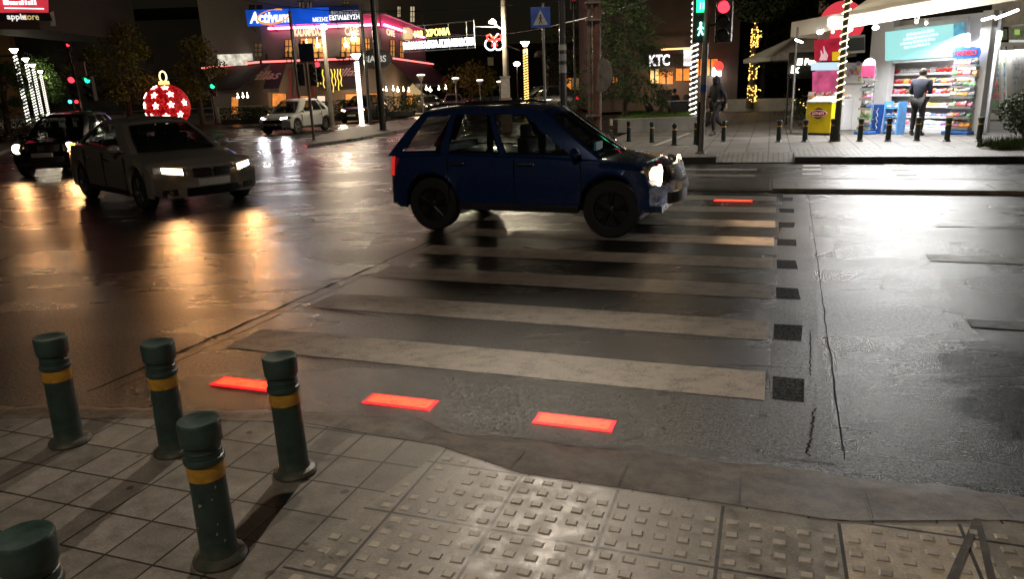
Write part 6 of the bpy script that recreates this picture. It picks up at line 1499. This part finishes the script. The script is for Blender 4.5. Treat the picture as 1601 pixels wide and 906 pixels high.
b = AT(1264, 150, 26.5); b.z = ZF; t = thing('lit_bush', 'small bush with warm fairy lights under the script sign', 'bush', b); mb = MB(); rg = random.Random(77)
for k in range(700): leaf(mb, b + V(rg.gauss(0,.35), rg.gauss(0,.3), .5 + rg.gauss(0,.3)), .1, rg)
obj('foliage', mb, lf_dark, t); mb = MB()
for k in range(26): mb.sph(b + V(rg.gauss(0,.3), -.3+rg.gauss(0,.1), .7 + rg.gauss(0,.3)), .018, 5, 3)
obj('fairy_lights', mb, mt_yel_dot, t)['kind'] = 'stuff'
# overhead wires
for i, (p, q) in enumerate(((AT(640, 40, 60), AT(1200, -60, 20)), (AT(930, -5, 19), AT(100, -90, 30)))):
    mb = MB(); mb.tube([p.lerp(q, k/12) - Z*1.2*math.sin(math.pi*k/12) for k in range(13)], .012, 4); tag(obj('overhead_wire', mb, mt_black), ['sagging overhead wire right of the cafe', 'overhead wire from the brown utility pole'][i], 'wire')

# ================================================================ people
mt_skin = M('skin', (.42,.25,.17), .5, 0, .08, 20); mt_dkcloth = M('dark_cloth', (.025,.026,.03), .8, 0, .25, 20, .3); mt_trouser = M('black_trousers', (.012,.012,.014), .8); mt_shoe = M('shoe', (.03,.03,.03), .5); mt_hair = M('hair', (.02,.014,.01), .6)
mt_beige = M('beige_cloth', (.42,.32,.24), .8, 0, .15, 20)
def skinmesh(name, verts, edges, radii, mt_, parent, root=0, sub=1):
    me = bpy.data.meshes.new(name); me.from_pydata([tuple(v) for v in verts], edges, []); o = bpy.data.objects.new(name + '_src', me); COL.objects.link(o)
    o.modifiers.new('skin', 'SKIN'); s_ = me.skin_vertices[0].data if me.skin_vertices else None
    if s_ is None: return None
    for i, r_ in enumerate(radii): s_[i].radius = (r_, r_) if not isinstance(r_, tuple) else r_
    s_[root].use_root = True
    su = o.modifiers.new('sub', 'SUBSURF'); su.levels = su.render_levels = sub
    bpy.context.view_layer.update(); m2 = bpy.data.meshes.new_from_object(o.evaluated_get(bpy.context.evaluated_depsgraph_get())); bpy.data.objects.remove(o)
    m2.materials.clear(); m2.materials.append(mt_)
    for p in m2.polygons: p.use_smooth = True
    m2.name = name; o = bpy.data.objects.new(name, m2); COL.objects.link(o); o.parent = parent; o['_o'] = (0,0,0); return o
def person(label, loc, rz, J, top, bottom, hood=False, hair=True, sc_=1.0, facing_head=0):
    """J: joints in local metres, x forward, y left"""
    t = thing('person', label, 'person', loc, rz=rz); t.scale = (sc_,)*3
    names = ['pel','spi','che','nec','hd0','hd1']; vs = [Vector(J[k]) for k in names]; ed = [(0,1),(1,2),(2,3),(3,4),(4,5)]; ra = [.15,.14,.155,.055,.085,.08]
    def chain(start, keys, rr):
        pi = start
        for k, r_ in zip(keys, rr): vs.append(Vector(J[k])); ra.append(r_); ed.append((pi, len(vs)-1)); pi = len(vs)-1
        return pi
    for s_ in 'lr':
        h_ = chain(2, ['sh'+s_, 'el'+s_, 'wr'+s_], [.065,.045,.03])
        w_ = Vector(J['wr'+s_]); dr = (w_ - Vector(J['el'+s_])).normalized(); sd = dr.cross(V(0,1,0)).normalized() if abs(dr.y) < .9 else V(1,0,0)
        pal = w_ + dr*.07; vs.append(pal); ra.append((.035,.018)); ed.append((h_, len(vs)-1)); pi = len(vs)-1
        for k in range(4):
            o1 = pal + sd*(-.028+.019*k) + dr*.03; o2 = o1 + dr*(.035+.006*(1-abs(k-1.5))) + V(.006,0,0); n0 = len(vs); vs += [o1, o2, o2 + dr*.022 + V(.01,0,0)]; ra.extend([.009,.008,.007]); ed.extend([(pi,n0),(n0,n0+1),(n0+1,n0+2)])
        o1 = pal - sd*.04 - dr*.02; n0 = len(vs); vs += [o1, o1 - sd*.012 + dr*.035]; ra.extend([.01,.008]); ed.extend([(h_,n0),(n0,n0+1)])
        chain(0, ['hp'+s_, 'kn'+s_, 'an'+s_, 'to'+s_], [.09,.06,.04,.035])
    skinmesh('body', vs, ed, ra, mt_skin, t)
    hd = (Vector(J['hd0']) + Vector(J['hd1']))/2; f_ = V(math.cos(facing_head), math.sin(facing_head), 0); sd = V(-f_.y, f_.x, 0)
    for s_ in (-1, 1):
        mb = MB(); mb.sph(hd + f_*.092 + sd*s_*.032 + Z*.01, .011, 8, 6); obj('eye', mb, mt_hair, t, True, local=True)
        mb = MB(); mb.sph(hd + sd*s_*.092, (.018,.012,.028), 8, 6); obj('ear', mb, mt_skin, t, True, local=True)
    mb = MB(); mb.sph(hd + f_*.1 - Z*.015, (.02,.014,.022), 8, 6); obj('nose', mb, mt_skin, t, True, local=True)
    mb = MB(); mb.sph(hd + f_*.09 - Z*.052, (.012,.024,.006), 8, 6); obj('mouth', mb, M('lips', (.3,.1,.09), .5), t, True, local=True)
    # clothing
    jv = [Vector(J[k]) for k in ('pel','spi','che','nec')] ; je = [(0,1),(1,2),(2,3)]; jr = [.16,.155,.175,.075]
    jv[0] = jv[0] - Z*.04*J.get('coat', 1); jv[3] = jv[3] - (jv[3]-jv[2])*.1
    for s_ in 'lr':
        n0 = len(jv); jv += [Vector(J['sh'+s_]), Vector(J['el'+s_]), Vector(J['el'+s_]).lerp(Vector(J['wr'+s_]), .93)]; jr += [.09,.067,.048]; je += [(2,n0),(n0,n0+1),(n0+1,n0+2)]
    skinmesh('jacket', jv, je, jr, top, t)
    tv = [Vector(J['pel'])]; te = []; tr_ = [.165]
    for s_ in 'lr':
        n0 = len(tv); tv += [Vector(J['hp'+s_]), Vector(J['kn'+s_]), Vector(J['kn'+s_]).lerp(Vector(J['an'+s_]), .93)]; tr_ += [.11,.08,.06]; te += [(0,n0),(n0,n0+1),(n0+1,n0+2)]
    skinmesh('trousers', tv, te, tr_, bottom, t)
    for s_ in 'lr':
        an, to = Vector(J['an'+s_]), Vector(J['to'+s_]); d = (to-an); mb = MB(); mb.tube([an - V(d.x,d.y,0).normalized()*.05 - Z*.035, an + d*.3 - Z*.02, to, to + V(d.x,d.y,0).normalized()*.06], [.04,.05,.045,.022], 10); mb.cyl(an + Z*.04, an - Z*.04, .05, .05, 10); obj('shoe', mb, mt_shoe, t, True, local=True)
    if hood:
        mb = MB(); mb.sph(hd - f_*.025 + Z*.01, (.12,.12,.145), 14, 10); mb.sph(Vector(J['nec']) - f_*.03 + Z*.02, (.12,.14,.09), 12, 8); obj('hood', mb, top, t, True, local=True)
    elif hair:
        mb = MB(); mb.sph(hd - f_*.018 + Z*.03, (.105,.1,.11), 14, 10); obj('hair', mb, mt_hair, t, True, local=True)
    return t
walk = dict(pel=(0,0,.93), spi=(.01,0,1.12), che=(.04,0,1.36), nec=(.06,0,1.52), hd0=(.08,0,1.6), hd1=(.09,0,1.68), shl=(.03,.19,1.42), ell=(-.12,.24,1.16), wrl=(-.16,.22,.92), shr=(.04,-.19,1.42), elr=(.04,-.25,1.15), wrr=(.24,-.16,1.2),
    hpl=(.0,.09,.9), knl=(.22,.1,.52), anl=(.16,.1,.11), tol=(.3,.1,.05), hpr=(0,-.09,.9), knr=(-.08,-.09,.5), anr=(-.38,-.09,.24), tor=(-.34,-.09,.09))
p = G(1119, 212, ZF); person('person in dark hooded jacket and black trousers walking across the plaza beside the signal pole', V(p.x, p.y, ZF), R(205), walk, M('hooded_jacket', (.025,.027,.032), .8, 0, .3, 20, .3), mt_trouser, hood=True)
stand = dict(pel=(0,0,.93), spi=(.0,0,1.12), che=(.03,0,1.36), nec=(.05,0,1.52), hd0=(.08,0,1.6), hd1=(.1,0,1.68), shl=(.02,.19,1.42), ell=(.02,.25,1.14), wrl=(.22,.16,1.1), shr=(.02,-.19,1.42), elr=(.03,-.25,1.14), wrr=(.23,-.14,1.14),
    hpl=(0,.09,.9), knl=(.03,.1,.5), anl=(.02,.12,.1), tol=(.15,.13,.04), hpr=(0,-.09,.9), knr=(.01,-.11,.5), anr=(-.04,-.13,.1), tor=(.08,-.15,.04))
p = G(1431, 212, ZF); person('person in dark navy jacket and black trousers facing the kiosk shelves', V(p.x, p.y, ZF), math.atan2(-ff.n.y, -ff.n.x) + .25, stand, M('navy_jacket', (.01,.014,.03), .75, 0, .25, 20), mt_trouser)
sit = dict(pel=(0,0,.5), spi=(-.02,0,.7), che=(0,0,.93), nec=(.02,0,1.09), hd0=(.05,0,1.17), hd1=(.06,0,1.25), shl=(-.01,.19,.99), ell=(.1,.24,.74), wrl=(.32,.16,.7), shr=(-.01,-.19,.99), elr=(.1,-.24,.74), wrr=(.34,-.12,.76),
    hpl=(.02,.09,.49), knl=(.44,.11,.5), anl=(.42,.12,.1), tol=(.55,.12,.04), hpr=(.02,-.09,.49), knr=(.44,-.11,.5), anr=(.4,-.13,.1), tor=(.53,-.14,.04), coat=.4)
recl = dict(pel=(0,0,.22), spi=(-.1,0,.36), che=(-.24,0,.55), nec=(-.3,0,.68), hd0=(-.3,0,.77), hd1=(-.28,0,.85), shl=(-.26,.19,.58), ell=(-.12,.25,.36), wrl=(.08,.2,.3), shr=(-.26,-.19,.58), elr=(-.14,-.25,.36), wrr=(.06,-.2,.34),
    hpl=(.03,.09,.22), knl=(.4,.1,.52), anl=(.66,.11,.1), tol=(.8,.11,.07), hpr=(.03,-.09,.22), knr=(.36,-.1,.56), anr=(.54,-.11,.12), tor=(.68,-.11,.07), coat=.2)
p = AT(1024, 176, 29.5); person('person in pale beige trousers sitting low with knees up behind the lawn', V(p.x-.1, p.y, .38), R(-8), recl, mt_dkcloth, mt_beige)
mb = MB(); q = AT(1005, 178, 30); mb.obox(V(q.x-1.2, q.y, ZF), V(4.2,0,0), V(0,.9,0), Z*.25); o = obj('stone_ledge', mb, mc, bevel=.01); tag(o, 'low stone ledge behind the lawn that the seated person rests on', 'ledge')
p = AT(1066, 160, 32); mb = MB(); t = thing('bench', 'dark bench with two people seated behind the rope lit post', 'bench', V(p.x, p.y, ZF)); mb.box(V(p.x, p.y, ZF+.43), (1.6,.45,.06)); obj('seat', mb, mt_trim, t)
for s_ in (-1, 1): mb = MB(); mb.box(V(p.x+s_*.65, p.y, ZF+.2), (.08,.4,.4)); obj('leg', mb, mt_trim, t)
person('seated person in black coat left on the bench behind the lawn', V(p.x-.35, p.y, ZF), R(-80), sit, mt_dkcloth, mt_trouser)
person('seated person in black coat right on the bench, next to the rope lit post', V(p.x+.35, p.y, ZF), R(-100), sit, M('charcoal_coat', (.04,.035,.035), .8), mt_trouser)
p = AT(1062, 165, 29); t = thing('litter_bin', 'black covered litter bin with grey rim in front of the bench', 'bin', V(p.x, p.y, .4))
mb = MB(); mb.prism([(p.x-.38,p.y-.2),(p.x+.3,p.y-.2),(p.x+.3,p.y+.25),(p.x-.38,p.y+.25)], .4, 1.02); obj('box', mb, mt_trim, t, bevel=.03); mb = MB(); mb.box(V(p.x-.04, p.y+.02, 1.04), (.74,.5,.03)); obj('rim', mb, mt_steel, t)
mb = MB(); mb.box(V(p.x-.04, p.y-.0, .27), (.6,.4,.27)); obj('foot', mb, mt_trim, t)
q = AT(1036, 162, 31); t = thing('stone_block', 'tall brownish stone block left of the black bin', 'block', V(q.x,q.y,ZF)); mb = MB(); mb.box(V(q.x,q.y,.8), (.62,.5,1.3)); obj('body', mb, M('block_brown', (.16,.12,.10), .7), t, bevel=.02)
# left edge railings and bushes
a = AT(0, 150, 40); mb = MB()
t = thing('railing', 'pale metal railing behind the four rope lit posts', 'railing', V(a.x, a.y, .1))
for z in (.7, 1.1): mb.cyl(V(a.x-2, 44, z), V(a.x+14, 56, z), .03, None, 6)
obj('rails', mb, mt_steel, t)
for k in range(8): mb = MB(); q = V(a.x-2, 44, 0).lerp(V(a.x+14, 56, 0), k/7); mb.cyl(V(q.x,q.y,.1), V(q.x,q.y,1.12), .03, None, 6); obj('post', mb, mt_steel, t)
for i, (x, y) in enumerate(((8, 222), (32, 214), (60, 208))):
    b = G(x, y, .12); t = thing('low_bush', 'low dry bush %s at the left picture edge' % ['nearest', 'middle one', 'farthest'][i], 'bush', b); mb = MB(); rg = random.Random(60+i)
    for k in range(700): leaf(mb, b + V(rg.gauss(0,.5), rg.gauss(0,.4), abs(rg.gauss(0,.4))), rg.uniform(.1,.2), rg)
    obj('foliage', mb, leafmat('dry_leaves%d' % i, (.09,.07,.04)), t)

# tidy: helper property not needed any more
for o in bpy.data.objects:
    if '_o' in o: del o['_o']
